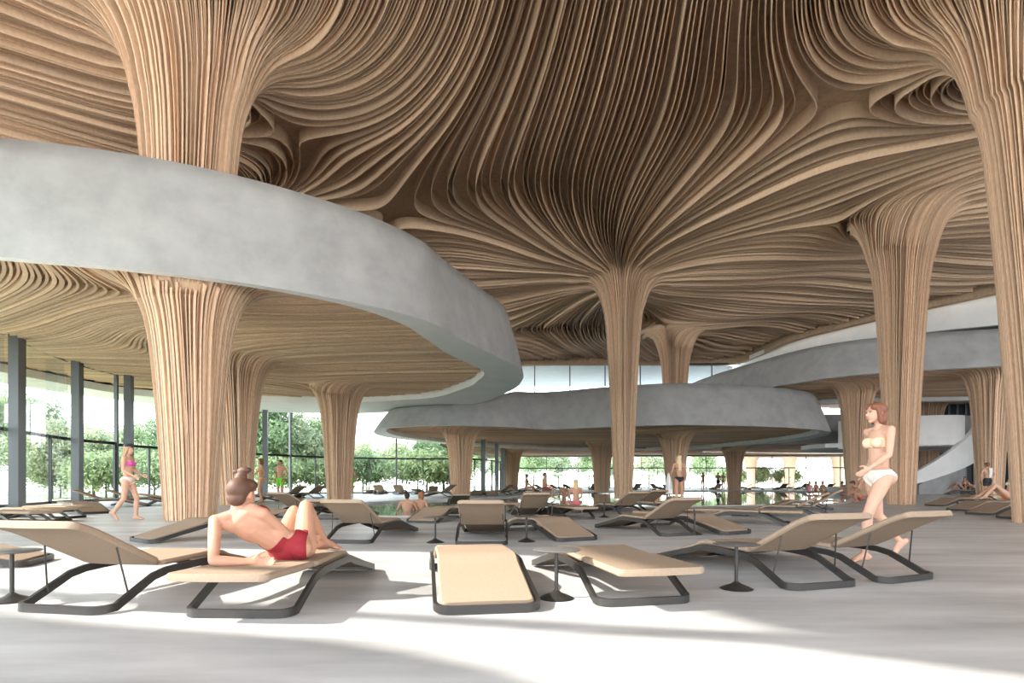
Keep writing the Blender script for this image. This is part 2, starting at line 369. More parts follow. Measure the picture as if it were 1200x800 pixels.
# balcony one (left)
O1 = [(-9.5, 10.6, .2), (-6.5, 11.5, .22), (-3.95, 13.0, .3), (-2.25, 14.7, .75), (-1.55, 16.4, 1.0), (-.85, 18.2, 1.3), (0.05, 20.3, 1.4), (.42, 21.8, 1.5), (.40, 23.6, 1.8), (-.1, 26.2, 2.2), (-2.2, 30.8, 3.2), (-7.7, 34.3, 4.4), (-13, 35.6, 5), (-18.5, 35, 4.5), (-22.5, 31, 3.2), (-24, 26, 3.2), (-23.5, 20, 2.6), (-20, 14, 1.6), (-15.5, 11.3, .8), (-12, 10.6, .25)]
O1c = catmull(O1, 6); out1 = O1c[:, :2]; wood1 = inset(out1, O1c[:, 2])
b1 = empty('curved_balcony', label='huge sweeping balcony with grey concrete parapet crossing in front of the leftmost timber column', cat='balcony', group='curved concrete balconies')
def zb1(p): return 5.0+.03*np.maximum(-p[:, 0]-9, 0)
in1 = np.interp(out1[:, 1]+.0*out1[:, 0], [11.4, 13, 14.7, 20, 22, 26], [.06, .22, .4, .5, .6, .9])
balcony(b1, out1, in1, zb1, lambda p: 7.27+0*p[:, 0], wood1, zb1)
S1 = [(*COLS['A'][:2], .55), (*COLS['B'][:2], .5), (-7.95, 26.2, .42)]
f1 = Field(S1, (.30, -.045), 5.2, 0, drop=(.6, .12), lam=(.22, 1.6), rn=.92, zfun=lambda p: 5.34+.04*np.maximum(-p[:, 0]-9, 0))
so = Ribs(); C1 = {}
for key, c, lo in (('A', COLS['A'][:2], 0), ('B', COLS['B'][:2], 0), ('C', (-7.95, 26.2), 0)):
    sh, cp = Ribs(), Ribs()
    zn = column_and_ceiling(f1, None, c, 150, .44, .80, 1.15, wood1, so, sh, cp, steps=110, h=(.06, .28), dep=.16, prot=.09, tw=(.02, .045), )
    C1[key] = (sh, cp, core(f1, c, .44, .80, zn, 1.12 if key == 'A' else 1.5, .16))
sd = np.array([(-23.2+.0*k, y) for k, y in enumerate(np.arange(12, 36, .11))]); ambient(f1, sd, so, inset(wood1, .03), 110, .26, .09, (.02, .045), .16, [])
V, Q = backing(f1, wood1, [(c[0], c[1], 1.0) for c in S1], .12, .35)
b1s = so.obj('soffit', WOOD, b1, label='timber-ribbed underside'); link('soffit_board', mesh('soffit_board', V, Q), WOODB, b1s)
# balcony two (centre)
O2 = [(-8.0, 33.0, .7), (-6.65, 30.9, .4), (-3.5, 29.8, .32), (0, 30.8, .3), (1.9, 32.2, .3), (4.6, 31.0, .3), (6.8, 30.1, .3), (9.2, 29.6, .3), (13.7, 30.5, .35), (17.3, 32.3, .35), (19.3, 34.4, .7), (20.4, 38, 1.2), (20.2, 43.5, 1.4), (17, 50, .5), (10, 54, .3), (2, 52, .3), (-4, 46, .5), (-7.6, 40, 1.2), (-8.5, 36.5, 1.1)]
O2c = catmull(O2, 6); out2 = O2c[:, :2]; wood2 = inset(out2, O2c[:, 2])
b2 = empty('curved_balcony', label='low grey balcony in the centre behind the middle timber column', cat='balcony', group='curved concrete balconies')
def zb2(p): return 3.78+0*p[:, 0]
def zt2(p): return 4.95+1.15*(1/(1+np.exp(-(p[:, 0]+.6)/.9)))
balcony(b2, out2, .85+0*out2[:, 0], zb2, zt2, wood2, zb2)
S2 = [(-3.1, 34.2, .4), (10.6, 37, .45), (7.0, 44.5, .35), (20.3, 52, .35), (0.0, 56, .35)]
f2 = Field(S2, (.30, .03), 4, 0, drop=(.55, .12), lam=(.22, 1.6), rn=.86, zfun=lambda p: 4.1+0*p[:, 0])
so = Ribs()
# low roof further back with its own timber underside, one flow field for both
LOWP = catmull([(-6, 47), (-3, 45.2), (6, 50), (14, 53), (20, 48.5), (25, 45.5), (33, 46), (44, 48), (50, 58), (44, 69.5), (20, 70.5), (0, 71), (-5, 62)], 5)
lowo = Ribs()
for key, c, P_, tgt in (('D', (-3.1, 34.2), wood2, so), ('H2', (10.6, 37), wood2, so), ('F', (7.0, 44.5), wood2, so), ('I', (20.3, 52), LOWP, lowo), ('E', (0.0, 56), LOWP, lowo)):
    sh, cp = Ribs(), Ribs()
    zn = column_and_ceiling(f2, None, c, 120, .47, .74, 1.2, P_, tgt, sh, cp, steps=80, h=(.06, .3), dep=.14, prot=.09, tw=(.025, .05))
    C1[key] = (sh, cp, core(f2, c, .47, .74, zn, 1.5, .16))
sd = np.array([(-8.6, y) for y in np.arange(29, 56, .16)]); ambient(f2, sd, so, inset(wood2, .03), 105, .3, .09, (.025, .055), .14, [])
sd = np.array([(-6.5, y) for y in np.arange(44, 71, .2)]+[(8, y) for y in np.arange(50, 54, .2)]+[(21, y) for y in np.arange(44, 52, .2)]); ambient(f2, sd, lowo, inset(LOWP, .05), 190, .3, .09, (.03, .06), .14, [])
V, Q = backing(f2, wood2, [(c[0], c[1], 1.3) for c in S2], .12, .4)
b2s = so.obj('soffit', WOOD, b2, label='timber-ribbed underside'); link('soffit_board', mesh('soffit_board', V, Q), WOODB, b2s)
lw = empty('low_roof', label='low back roof with timber underside over the far glazing', cat='roof')
V, Q = backing(f2, LOWP, [(c[0], c[1], 1.3) for c in S2], .12, .5)
lws = lowo.obj('soffit', WOOD, lw); link('soffit_board', mesh('soffit_board', V, Q), WOODB, lws)
slab('roof_slab', LOWP, 4.4, 4.9, CONC, lw); 
r_ = MB(); P_ = LOWP; V = [(x, y, z) for z in (3.9, 6.2) for x, y in P_]; n_ = len(P_); r_.add(V, [(i, (i+1) % n_, n_+(i+1) % n_, n_+i) for i in range(n_)]); r_.obj('fascia', CONC, lw)
# balcony three (right)
O3 = [(13.0, 44, .3), (13.2, 40, .3), (13.9, 36.9, .3), (15.3, 32.3, .3), (16.9, 29.8, .3), (19.4, 28.2, .3), (22.9, 27.0, .3), (27, 26.3, .3), (33, 26.6, .5), (38, 29, .6), (39.5, 34, .7), (35, 38, .7), (28, 39.3, .7), (22, 40.5, .6), (18, 43.5, .6), (15.2, 46.5, .5)]
O3c = catmull(O3, 6); out3 = O3c[:, :2]; wood3 = inset(out3, O3c[:, 2])
b3 = empty('curved_balcony', label='grey balcony on the right passing behind the timber column next to the walking woman', cat='balcony', group='curved concrete balconies')
balcony(b3, out3, .75+0*out3[:, 0], lambda p: 6.3+0*p[:, 0], lambda p: 8.25+0*p[:, 0], wood3, lambda p: 6.3+0*p[:, 0])
LP_ = (24.6, 29.3); S3 = [(20.3, 33.6, .4), (*LP_, .4)]
f3 = Field(S3, (-.3, -.02), 5, 0, drop=(.55, .12), lam=(.22, 1.6), rn=.92, zfun=lambda p: 6.62+.0*p[:, 0])
so = Ribs()
for key, c in (('J', (20.3, 33.6)), ('L', LP_)):
    sh, cp = Ribs(), Ribs()
    zn = column_and_ceiling(f3, None, c, 130, .46, .8, 1.4, wood3, so, sh, cp, steps=80, h=(.06, .3), dep=.15, prot=.09, tw=(.025, .05))
    C1[key+'3'] = (sh, cp, core(f3, c, .46, .8, zn, 1.7, .16))
sd = np.array([(39.4, y) for y in np.arange(26, 47, .13)]); ambient(f3, sd, so, inset(wood3, .03), 105, .28, .09, (.025, .05), .15, [])
V, Q = backing(f3, wood3, [(c[0], c[1], 1.5) for c in S3], .12, .4)
b3s = so.obj('soffit', WOOD, b3, label='timber-ribbed underside'); link('soffit_board', mesh('soffit_board', V, Q), WOODB, b3s)
# columns assembled
def build_col(label, parts):
    r = empty('timber_column', label=label, cat='column', group='ribbed timber columns', kind='thing')
    for i, (sh, cp, co) in enumerate(parts):
        if sh.n: sh.obj('shaft', WOOD, r)
        if cp.n: cp.obj('flared_capital', WOOD, r)
        co.obj('core', WOODB, r, smooth=True)
build_col('thick ribbed timber column at left passing behind the big sweeping parapet', [CAPS['A'], C1['A']])
build_col('slender ribbed timber column in the middle of the hall fanning widely into the ceiling', [CAPS['G']])
build_col('ribbed timber column at the extreme right, cut by the picture edge', [CAPS['M']])
build_col('ribbed timber column right behind the walking woman in the pale bikini', [CAPS['K']])
build_col('ribbed timber column above and below the central balcony behind the blonde standing woman', [CAPS['H'], C1['H2']])
build_col('ribbed timber column behind the man with a white towel and dark shorts', [C1['L3']])
build_col('ribbed timber column seen just right of the hair bun of the reclining woman', [C1['B'], CAPS['B']])
build_col('ribbed timber column at the left end of the pool, by the man in green shorts', [C1['C']])
build_col('ribbed timber column on the deck behind the two bathers in the pool', [C1['D']])
build_col('distant ribbed timber column left of the far glazing', [C1['E']])
build_col('ribbed timber column half hidden behind the slender middle column', [C1['F']])
build_col('ribbed timber column standing before the far glazing at right of the pool', [C1['I']])
build_col('ribbed timber column directly behind the head of the walking woman', [C1['J3']])
build_col('upper timber column hidden behind the tip of the big sweeping balcony', [CAPS['P']])
# darker column far right behind
f4 = Field([(32, 44, .4)], (.1, 0), 7, 0, drop=(.5, .4), lam=(.3, 1.6), rn=1.1, zfun=lambda p: 7.3+0*p[:, 0])
P4 = catmull([(24, 40), (40, 38), (46, 46), (40, 52), (26, 50)], 5); sh, cp, so = Ribs(), Ribs(), Ribs()
zn = column_and_ceiling(f4, None, (32, 44), 60, .6, 1.1, 2.4, P4, so, sh, cp, steps=40, h=(.08, .3), dep=.15, prot=.09, tw=(.03, .05))
build_col('short shaded ribbed timber column above the pale spiral ramp at the far right', [(sh, cp, core(f4, (32, 44), .6, 1.1, zn, 2.6, .16))])
V, Q = backing(f4, P4, [(32, 44, 1.9)], .13, .5); rr = empty('upper_gallery_roof', label='shaded timber gallery roof above the pale spiral ramp at far right', cat='roof')
s_ = so.obj('soffit', WOOD, rr); link('soffit_board', mesh('soffit_board', V, Q), WOODB, rr)
slab('roof_slab', P4, 7.6, 8.1, CONC, rr)
# edge fascia of the main ceiling, right rear, and rear
def fascia(name, P, z0, z1, m, th=.25, parent=None, **k):
    P = np.asarray(P, float); n = len(P); t = np.gradient(P, axis=0); t /= np.linalg.norm(t, axis=1)[:, None]; nn = np.stack([-t[:, 1], t[:, 0]], 1)*th
    z0 = np.ones(n)*z0; z1 = np.ones(n)*z1; V = []
    for i in range(n): V += [(*P[i], z0[i]), (*P[i], z1[i]), (*(P[i]+nn[i]), z1[i]), (*(P[i]+nn[i]), z0[i])]
    Fc = [(i*4+k, i*4+(k+1) % 4, i*4+4+(k+1) % 4, i*4+4+k) for i in range(n-1) for k in range(4)]+[(0, 1, 2, 3), (4*n-1, 4*n-2, 4*n-3, 4*n-4)]
    return link(name, mesh(name, V, Fc), m, parent, **k)
P_ = catmull([(18.9, 50), (18.95, 47), (19.9, 40.2), (23.2, 33.2), (25.3, 30.3), (27.2, 27.8), (31.6, 22.4), (35.2, 14.2)], 6, False)
ef = fascia('edge_beam', P_, np.linspace(10.2, 8.3, len(P_)), np.linspace(10.95, 10.9, len(P_)), LIP, .3, label='pale concrete edge beam along the rear right rim of the timber ceiling', cat='beam', kind='structure')
P_ = catmull([(14, 52), (19, 45), (22.4, 37.5), (28, 31.5), (33, 27), (40, 21)], 6, False)
slab('main_roof', inset(MAINP, -.3), 11.75, 12.1, CONC, kind='structure', label='concrete roof slab above the timber ceiling', cat='roof')
slab('side_roof', np.array([(19.2, 48), (20.2, 40.2), (23.5, 33.4), (27.5, 28), (31.9, 22.6), (35.5, 14.4), (54, 12), (54, 42), (44, 54), (26, 54)]), 11.4, 11.8, CONC, kind='structure', label='concrete roof over the galleries at the far right', cat='roof')
slab('outer_roof', catmull([(-6, 49), (8, 48.5), (20, 49), (22, 56), (8, 59), (-8, 57)], 4), 10.7, 11.1, LIP, kind='structure', label='pale roof overhang beyond the rear clerestory glazing', cat='roof')
# ---- glazing
def along(P, s):
    s = np.atleast_1d(s)
    d = np.concatenate([[0], np.cumsum(np.linalg.norm(np.diff(P, axis=0), axis=1))]); return np.stack([np.interp(s, d, P[:, 0]), np.interp(s, d, P[:, 1])], 1), d[-1]
wcount = [0]
def glazing(P, ztop, zrail, sp, label, posts=(), big=.2, zbot=.0, lower=True, small=.07):
    wcount[0] += 1; w = empty('window_%d' % wcount[0], label=label, cat='window', kind='structure')
    P = np.asarray(P, float); _, Lt = along(P, 0); n = len(P)
    fascia('pane', P, zbot+.05, ztop, GLASS, .012, w)
    fascia('sill_frame', P, zbot, zbot+.09, STEEL, .08, w); fascia('head_frame', P, ztop-.12, ztop, STEEL, .08, w)
    if zrail: fascia('transom', P, zrail-.06, zrail+.06, STEEL, .1, w)
    s = 0; k = 0
    while s <= Lt+.01:
        p, _ = along(P, [s]); p2, _ = along(P, [min(s+.1, Lt)]); p1, _ = along(P, [max(s-.1, 0)]); a = math.atan2(p2[0][1]-p1[0][1], p2[0][0]-p1[0][0])
        hi = k % 2 == 0 or not lower; m = MB(); h = ztop if hi else zrail; wd = big if hi else small
        m.box((p[0][0], p[0][1], (zbot+h)/2), (wd*.6, wd, h-zbot), rz=a); m.obj('mullion', STEEL if not hi else POSTM, w); s += sp; k += 1
    return w
import numpy as _n
Wd = WALLP; ci = lambda a, b: Wd[a*6:b*6+1]
wl = glazing(ci(1, 6), 5.75, 2.55, 2.0, 'tall glazed wall on the left with dark steel rail and a garden behind', big=.08, small=.1)
glazing(ci(6, 12), 6.1, 2.5, 1.95, 'curved glazed wall behind the left part of the pool deck', big=.16, small=.1)
glazing(ci(12, 15), 6.1, 2.5, 1.9, 'glazed wall turning away with close dark posts left of the far glazing', big=.3, small=.12)
glazing(ci(15, 18), 4.0, 2.45, 1.9, 'long glazed wall at the far end behind the pool', big=.12, small=.1)
glazing(catmull([(-4, 47.6), (4, 47.7), (12, 47.7), (19.5, 47.2)], 5, False), 10.7, None, 2.95, 'high clerestory glazing between the low roof and the timber ceiling', big=.14, zbot=4.9, lower=False)
for x, y, wd in ((-16.3, 18.75, .45), (-17.45, 22.85, .4), (-17.3, 25.7, .38), (-15.0, 34.6, .3)):
    p = MB(); p.box((x, y, 2.9), (.28, wd, 5.8), rz=.25); p.box((x, y, .02), (.42, wd+.14, .04), rz=.25)
    p.obj('steel_post', POSTM, label={-16.3: 'leftmost wide grey steel post before the glazed wall', -17.45: 'second wide grey steel post from the left, before the glazed wall', -17.3: 'grey steel post behind the girl with a cap', -15.0: 'grey steel post behind the couple by the window'}[x], cat='post', group='steel posts of the left glazing', kind='thing')
# walls closing the right side
m = MB()
P_ = [(46, 64), (44, 52), (33.5, 49), (42, 44.5), (48, 40), (52, 20), (50, -14)]
wr = fascia('wall_right', P_, 0, 11.5, DARK, .3, kind='structure', label='dark slatted wall at the far right', cat='wall')
sl = MB()
for i in range(len(P_)-2):
    a, b = np.array(P_[i]), np.array(P_[i+1]); L_ = np.linalg.norm(b-a)
    for s in np.arange(0, L_, .55): p = a+(b-a)*s/L_; d = (b-a)/L_; nn = np.array([d[1], -d[0]]); sl.box((p[0]+nn[0]*.12, p[1]+nn[1]*.12, 4), (.12, .2, 8), rz=math.atan2(d[1], d[0]))
sl.obj('wall_slats', POSTM, wr)
# ---------------------------------------------------------------- loungers
LW = .31
def bar_loop(P, w, h, r=.0):             # closed path of a flat bar, w across, h upright
    P = [Vector(p) for p in P]; n = len(P); V = []
    for i, p in enumerate(P):
        a = (p-P[i-1]).normalized(); b = (P[(i+1) % n]-p).normalized(); t = (a+b).normalized()
        side = Vector((0, 0, 1)).cross(t); side.normalize(); up = t.cross(side).normalized()
        if up.z < 0: up = -up
        for x, y in ((-1, -1), (1, -1), (1, 1), (-1, 1)): V.append(p+side*x*w/2+up*y*h/2)
    Fc = [(i*4+k, i*4+(k+1) % 4, ((i+1) % n)*4+(k+1) % 4, ((i+1) % n)*4+k) for i in range(n) for k in range(4)]
    return V, Fc
PX, PZ, KX, KZ, EX = .52, .235, 1.14, .245, 1.93
def side_profile():
    return [(0, .028), (.10, .034), (PX-.12, PZ-.055), (PX, PZ-.03), (PX+.15, PZ-.022), (KX-.1, KZ-.025), (KX, KZ-.03), (KX+.1, KZ-.062), (EX-.12, .05), (EX, .03)]
def make_frame():
    W = LW+.028; r = .10; pr = side_profile(); loop = []
    def z(x): return float(np.interp(x, [p[0] for p in pr], [p[1] for p in pr]))
    for k in range(6): a = PI*1.5-k*PI/10; loop.append((r+r*math.cos(a), -W+r+r*math.sin(a)))
    left = loop[::1]
    path = [(x, y) for x, y in left]     # head corner on -y side ends at x=0
    path2 = [(x, -y) for x, y in reversed(path)]
    xs = [.2, .3, PX-.12, PX-.05, PX, PX+.06, PX+.15, .85, KX-.1, KX-.04, KX, KX+.05, KX+.1, 1.4, 1.6, 1.75]
    rr = .10; end = []
    for k in range(6): a = PI/2-k*PI/10; end.append((EX-rr+rr*math.cos(a), W-rr+rr*math.sin(a)))
    full = path+path2+[(x, W) for x in xs]+end+[(x, -y) for x, y in reversed(end)]+[(x, -W) for x in reversed(xs)]
    V, Fc = bar_loop([(x, y, z(x)) for x, y in full], .026, .052)
    m = MB(); m.add(V, Fc); return m
def plate(pts, wid, th, r=.05, bend=None):   # upholstered strip along a side profile, rounded plan corners at both ends
    P = catmull([(a, b) for a, b in pts], 5, False); n = len(P); t = np.gradient(P, axis=0); t /= np.linalg.norm(t, axis=1)[:, None]; nn = np.stack([-t[:, 1], t[:, 0]], 1)
    s = np.concatenate([[0], np.cumsum(np.linalg.norm(np.diff(P, axis=0), axis=1))]); L_ = s[-1]
    ss = np.array(sorted(set(list(np.linspace(0, r, 5))+list(np.linspace(r, L_-r, 16))+list(np.linspace(L_-r, L_, 5)))))
    V = []; e = .012
    for u in ss:
        c = np.array([np.interp(u, s, P[:, 0]), np.interp(u, s, P[:, 1])]); m_ = np.array([np.interp(u, s, nn[:, 0]), np.interp(u, s, nn[:, 1])]); m_ /= np.linalg.norm(m_)
        d = min(u, L_-u); w = wid-(r-math.sqrt(max(0, r*r-(r-min(d, r))**2)))
        ring = [(-w, -th/2+e), (-w+e, -th/2), (w-e, -th/2), (w, -th/2+e), (w, th/2-e), (w-e, th/2), (0, th/2+.003), (-w+e, th/2), (-w, th/2-e)]
        for y, z in ring: q_ = c+m_*z; V.append((q_[0], y, q_[1]))
    k = 9; m = len(ss); Fc = [(i*k+a, i*k+(a+1) % k, (i+1)*k+(a+1) % k, (i+1)*k+a) for i in range(m-1) for a in range(k)]+[tuple(range(k))[::-1], tuple((m-1)*k+a for a in range(k))]
    mb = MB(); mb.add(V, [f[::-1] for f in Fc]); return mb
MESHES = {}
def lounger_parts(ang):                  # ang: backrest pitch in degrees above level
    a = math.radians(ang); BL = .74; c, s_ = math.cos(a), math.sin(a); c2, s2 = math.cos(a*.72), math.sin(a*.72)
    p0 = (PX-.01, PZ+.028); p1 = (p0[0]-BL*.78*c, p0[1]+BL*.78*s_); p2 = (p1[0]-BL*.22*c2, p1[1]+BL*.22*s2); mid = ((p0[0]+p1[0])/2, (p0[1]+p1[1])/2)
    back = plate([p0, mid, p1, p2], LW-.004, .046, .045)
    struts = []
    if ang > 8:
        q_ = (p0[0]-BL*.52*c, p0[1]+BL*.52*s_-.03); f_ = (.22, .085)
        for sy in (-1, 1): m = MB(); m.tube([(q_[0], sy*(LW-.03), q_[1]), (f_[0], sy*(LW+.01), f_[1])], .006, 6); struts.append(m)
    return back, struts
def lounger_proto(ang, cloth=PAD):
    r = empty('sun_lounger')
    fr = make_frame().obj('frame', FRAMEM, r, smooth=True)
    seat = plate([(PX+.005, PZ+.022), (.75, PZ+.026), (KX-.06, KZ+.024), (KX+.03, KZ+.012), (KX+.12, KZ-.028), (1.5, .155), (EX-.05, .052)], LW-.004, .038, .04).obj('seat_cushion', cloth, r, smooth=True)
    b, st = lounger_parts(ang); bk = b.obj('backrest', cloth, r, smooth=True)
    for m in st: m.obj('strut', FRAMEM, r, smooth=True)
    h = MB()
    for sy in (-1, 1): h.lathe([(.001, 0), (.014, 0), (.014, .02), (.001, .02)], (0, 0, 0), 12)
    return r
PROT = {}
def kids(o): return [c for c in bpy.data.objects if c.parent is o]
KID = {}
def copy_thing(proto):
    c = proto.copy(); COL.objects.link(c)
    for ch in KID[proto.name]:
        d = ch.copy(); COL.objects.link(d); d.parent = c
    return c
def lounger(px, py, deg, ang, label, foot=False, xy=None, group='sun loungers around the pool', sc=1.0):
    key = round(ang)
    x, y = xy if xy else fl(px, py); a = math.radians(deg)
    if foot: x -= EX*sc*math.cos(a); y -= EX*sc*math.sin(a)
    if key not in PROT: PROT[key] = lounger_proto(ang); KID[PROT[key].name] = kids(PROT[key]); o = PROT[key]
    else: o = copy_thing(PROT[key])
    o.location = (x, y, 0); o.rotation_euler = (0, 0, a); o.scale = (sc, sc, sc); tag(o, label, 'sun lounger', group); return o
UP, FLAT, DOWN = 27, 0, -14
LG = [
 (None, None, 80, UP, 'beige lounger with raised backrest, front row at far left, beside a small round table', (-2.9, 3.62)),
 (None, None, 88, 2, 'beige lounger under the reclining woman in the dark red swimsuit', (-1.70, 3.50)),
 (573, 719, -81, DOWN, 'lounger in the front row centre facing the viewer with its pale foot slope', 'foot'),
 (None, None, 102, FLAT, 'front row beige lounger with level backrest just right of the round table', (.92, 3.86)),
 (None, None, 108, UP, 'raised-back lounger right of centre, beside the dark round table in the open floor', (2.46, 4.45)),
 (None, None, 114, UP, 'raised-back lounger at right in front of the walking woman in a bikini', (3.36, 4.78)),
 (866, 626, -60, FLAT, 'lounger whose brown foot slope shows just right of the middle table with a thin post', 'foot'),
 (None, None, 115, UP, 'raised-back lounger in the second row right of centre beside a small dark table', (2.6, 8.75)),
 (None, None, 115, UP, 'small raised-back lounger directly in front of the slender middle column', (3.0, 13.8)),
 (770, 598.5, 118, UP, 'raised-back lounger at the pool edge in front of the bather with dark hair', None),
 (628, 609, 97, UP, 'raised-back lounger seen from behind, left of the blonde woman seated at the pool edge', None),
 (564, 639, 91, UP, 'lounger seen squarely from behind, brown raised backrest in the centre of the second row', None),
 (682, 608.5, 108, FLAT, 'level lounger in front of the blonde woman seated at the pool edge', None),
 (678, 634, -66, DOWN, 'lounger with dark brown foot slope behind the front row lounger with level backrest', 'foot'),
 (None, None, 79, UP, 'raised-back lounger just behind the knees of the reclining woman', (-2.25, 7.7)),
 (330, 607, 66, UP, 'raised-back lounger behind the shoulder of the reclining woman', None),
 (380, 609, 75, 14, 'low dark lounger seen between the knee of the reclining woman and the next backrest', None),
 (163, 635.5, 236, 8, 'lounger with grey-edged foot slope in front of the leftmost timber column', 'foot'),
 (45, 616, 163, FLAT, 'nearest lounger of the row along the left glazing, with level pad', None),
 (67, 611, 163, FLAT, 'second lounger from the viewer in the row along the left glazing', None),
 (86, 607, 163, FLAT, 'third lounger from the viewer in the row along the left glazing', None),
 (112, 602, -38, FLAT, 'lounger with brown foot slope at the end of the row along the left glazing', 'foot'),
 (None, None, 17, FLAT, 'lounger at the left picture edge behind the small round table', (-6.7, 5.3)),
 (493, 613, -105, DOWN, 'lounger with pale brown foot slope in front of the two bathers in the pool', 'foot'),
 (925, 615, 152, FLAT, 'long level lounger seen from the side in the third row, right of centre', None),
 (963, 606.5, 152, UP, 'raised-back lounger seen edge-on, left one of the pair near the pool end on the right', None),
 (980, 606.2, 152, 33, 'steeply raised lounger seen edge-on, right one of the pair near the pool end', None),
 (972, 597, 172, FLAT, 'level lounger nearest to the pool end on the right, behind the steep pair', None),
 (1122, 598.5, 20, FLAT, 'level lounger at right with foot loop nearest to the walking woman', 'head0'),
 (1146, 603, 20, FLAT, 'level lounger at right in front of the seated woman with an orange bottom', 'head0'),
 (1094, 593, 20, FLAT, 'level lounger behind the seated woman at right, nearer to the column', 'head0'),
 (1118, 587, 12, FLAT, 'level lounger in front of the man with the white towel', 'head0'),
 (1185, 608, 20, FLAT, 'lounger mostly hidden by the timber column at the right picture edge', 'head0'),
 (540, 594, 100, 12, 'lounger hidden behind the squarely seen lounger, at the pool edge', None),
 (596, 601.5, 15, FLAT, 'level lounger between two small tables at the pool edge in the centre', None),
 (792, 600, 150, FLAT, 'level lounger behind the small table at the feet of the standing blonde woman', None),
 (845, 612, 160, FLAT, 'level lounger with a shadow under it in the third row right of centre', None),
]
for px, py, dg, an, lb, ex in LG:
    if isinstance(ex, tuple): lounger(0, 0, dg, an, lb, xy=ex)
    elif ex == 'head0': x, y = fl(px, py); lounger(0, 0, dg+180, an, lb, foot=True, xy=(x, y))
    else: lounger(px, py, dg, an, lb, foot=(ex == 'foot'))
# far rows round the pool
far = [
 (95, 594, 25, 24, 'lounger with raised back against the leftmost wide steel post'), (132, 592, 25, 24, 'raised-back lounger partly behind the girl with a cap'),
 (172, 591, 20, 10, 'lounger between the girl with a cap and the leftmost timber column'), (300, 588.5, 15, 5, 'lounger at the feet of the couple by the window, left one'),
 (352, 583.5, 150, 30, 'pale raised-back lounger right behind the man in green shorts'), (375, 583.5, 150, 30, 'pale raised-back lounger left of the column by the pool'),
 (268, 588, 25, 0, 'lounger seen between the leftmost timber column and the hair bun'),
 (430, 578.5, 92, 0, 'level dark lounger just right of the column by the pool'), (443, 579, 92, 30, 'dark lounger with raised square back, left one of two behind the pool'), (466, 579, 88, 30, 'dark lounger with raised square back, right one of two behind the pool'),
 (487, 579, 90, 6, 'lounger behind the heads of the two bathers'), (508, 578.5, 100, 20, 'brown lounger left of the sunlit pale lounger behind the pool'),
 (530, 582, 150, 34, 'sunlit pale lounger with raised back beside the deck column'), (563, 579.6, -95, -14, 'dark lounger with level top right of the deck column'), (575, 580.5, -85, -14, 'brown lounger with foot slope to the pool, right of the deck column'),
 (598, 579.5, 150, 33, 'brown raised-back lounger before the dark close posts'), (617, 578, 160, 12, 'lounger left of the seated man by the far pool edge'), (634, 578, 160, 12, 'lounger under the seated man with dark hair by the far pool edge'),
 (628, 574.6, 40, 25, 'far lounger against the far glazing, leftmost'), (646, 574.2, 40, 25, 'far lounger with dark raised back against the far glazing'), (662, 574.2, 40, 25, 'far lounger behind the small bather in the middle of the pool'), (697, 573.8, 92, 30, 'far lounger left of the half hidden column'),
 (748, 573.8, 92, 30, 'far lounger just right of the slender middle column'), (764, 573.6, 40, 30, 'far lounger behind the dark-haired bather'), (780, 573.6, 60, 20, 'far lounger left of the standing blonde woman'),
 (843, 573.9, 92, 30, 'far lounger below the man in blue trunks'), (858, 573.2, 0, 0, 'far level lounger left of the column in front of the far glazing'),
 (880, 574, 150, 30, 'far brown raised-back lounger just right of the column in front of the far glazing'), (896, 574, 150, 30, 'second far raised-back lounger right of the column in front of the far glazing'), (920, 574, 92, 30, 'far lounger with square brown back facing the pool'),
 (934, 573.6, 150, 20, 'far lounger left of the woman in pink'), (945, 573.4, 92, 30, 'far lounger behind the woman in pink'), (975, 573.5, 92, 30, 'far lounger behind the women sitting in a row'), (990, 573.8, 92, 20, 'far lounger left of the squatting person at the pool end'),
 (1120, 575.5, 'a', 10, 'dark lounger under the lying person in black at far right'), (1138, 575.5, 'b', 10, 'dark lounger under the lying person in light blue at far right')]
for px, py, dg, an, lb in far:
    if dg in ('a', 'b'): d_ = 37.5 if dg == 'a' else 38.9; lounger(0, 0, 180, an, lb, xy=((1128-600)/F*37.5+.85, d_) if dg == 'a' else ((1141-600)/F*38.9+.85, d_), group='distant sun loungers beyond the pool')
    else: lounger(px, py, dg, an, lb, group='distant sun loungers beyond the pool')
# ---------------------------------------------------------------- small round tables
def table_proto():
    r = empty('side_table')
    MB().lathe([(.0, 0), (.165, 0), (.175, .006), (.165, .012), (.0, .013)], (0, 0, .345), 40).obj('table_top', TOPM, r, smooth=True)
    MB().lathe([(.014, .03), (.014, .345)], n=16).obj('post', FRAMEM, r, smooth=True)
    MB().lathe([(.12, 0), (.125, .006), (.09, .022), (.04, .042), (.016, .06)], (0, 0, 0), 36).obj('foot', FRAMEM, r, smooth=True)
    KID[r.name] = kids(r); return r
TB = None
for px, py, lb in [(652, 701, 'pale grey round table between the two front row loungers in the centre'), (863, 690, 'dark round table standing alone right of centre before the raised-back loungers'), (14, 704, 'round table cut by the left picture edge'),
     (510, 635.5, 'round table left of the squarely seen lounger'), (617, 634.5, 'round table right of the squarely seen lounger'), (592, 611, 'table half hidden behind the squarely seen lounger'), (647, 608.5, 'table at the left end of the level lounger by the pool edge'),
     (708, 606, 'round table left of the small raised-back lounger before the middle column'), (814, 626, 'table with thin post beside the second row raised-back lounger'), (788, 598, 'table at the feet of the standing blonde woman')]:
    if TB is None: TB = table_proto(); t = TB
    else: t = copy_thing(TB)
    x, y = fl(px, py); t.location = (x, y, 0); tag(t, lb, 'table', 'small round side tables')
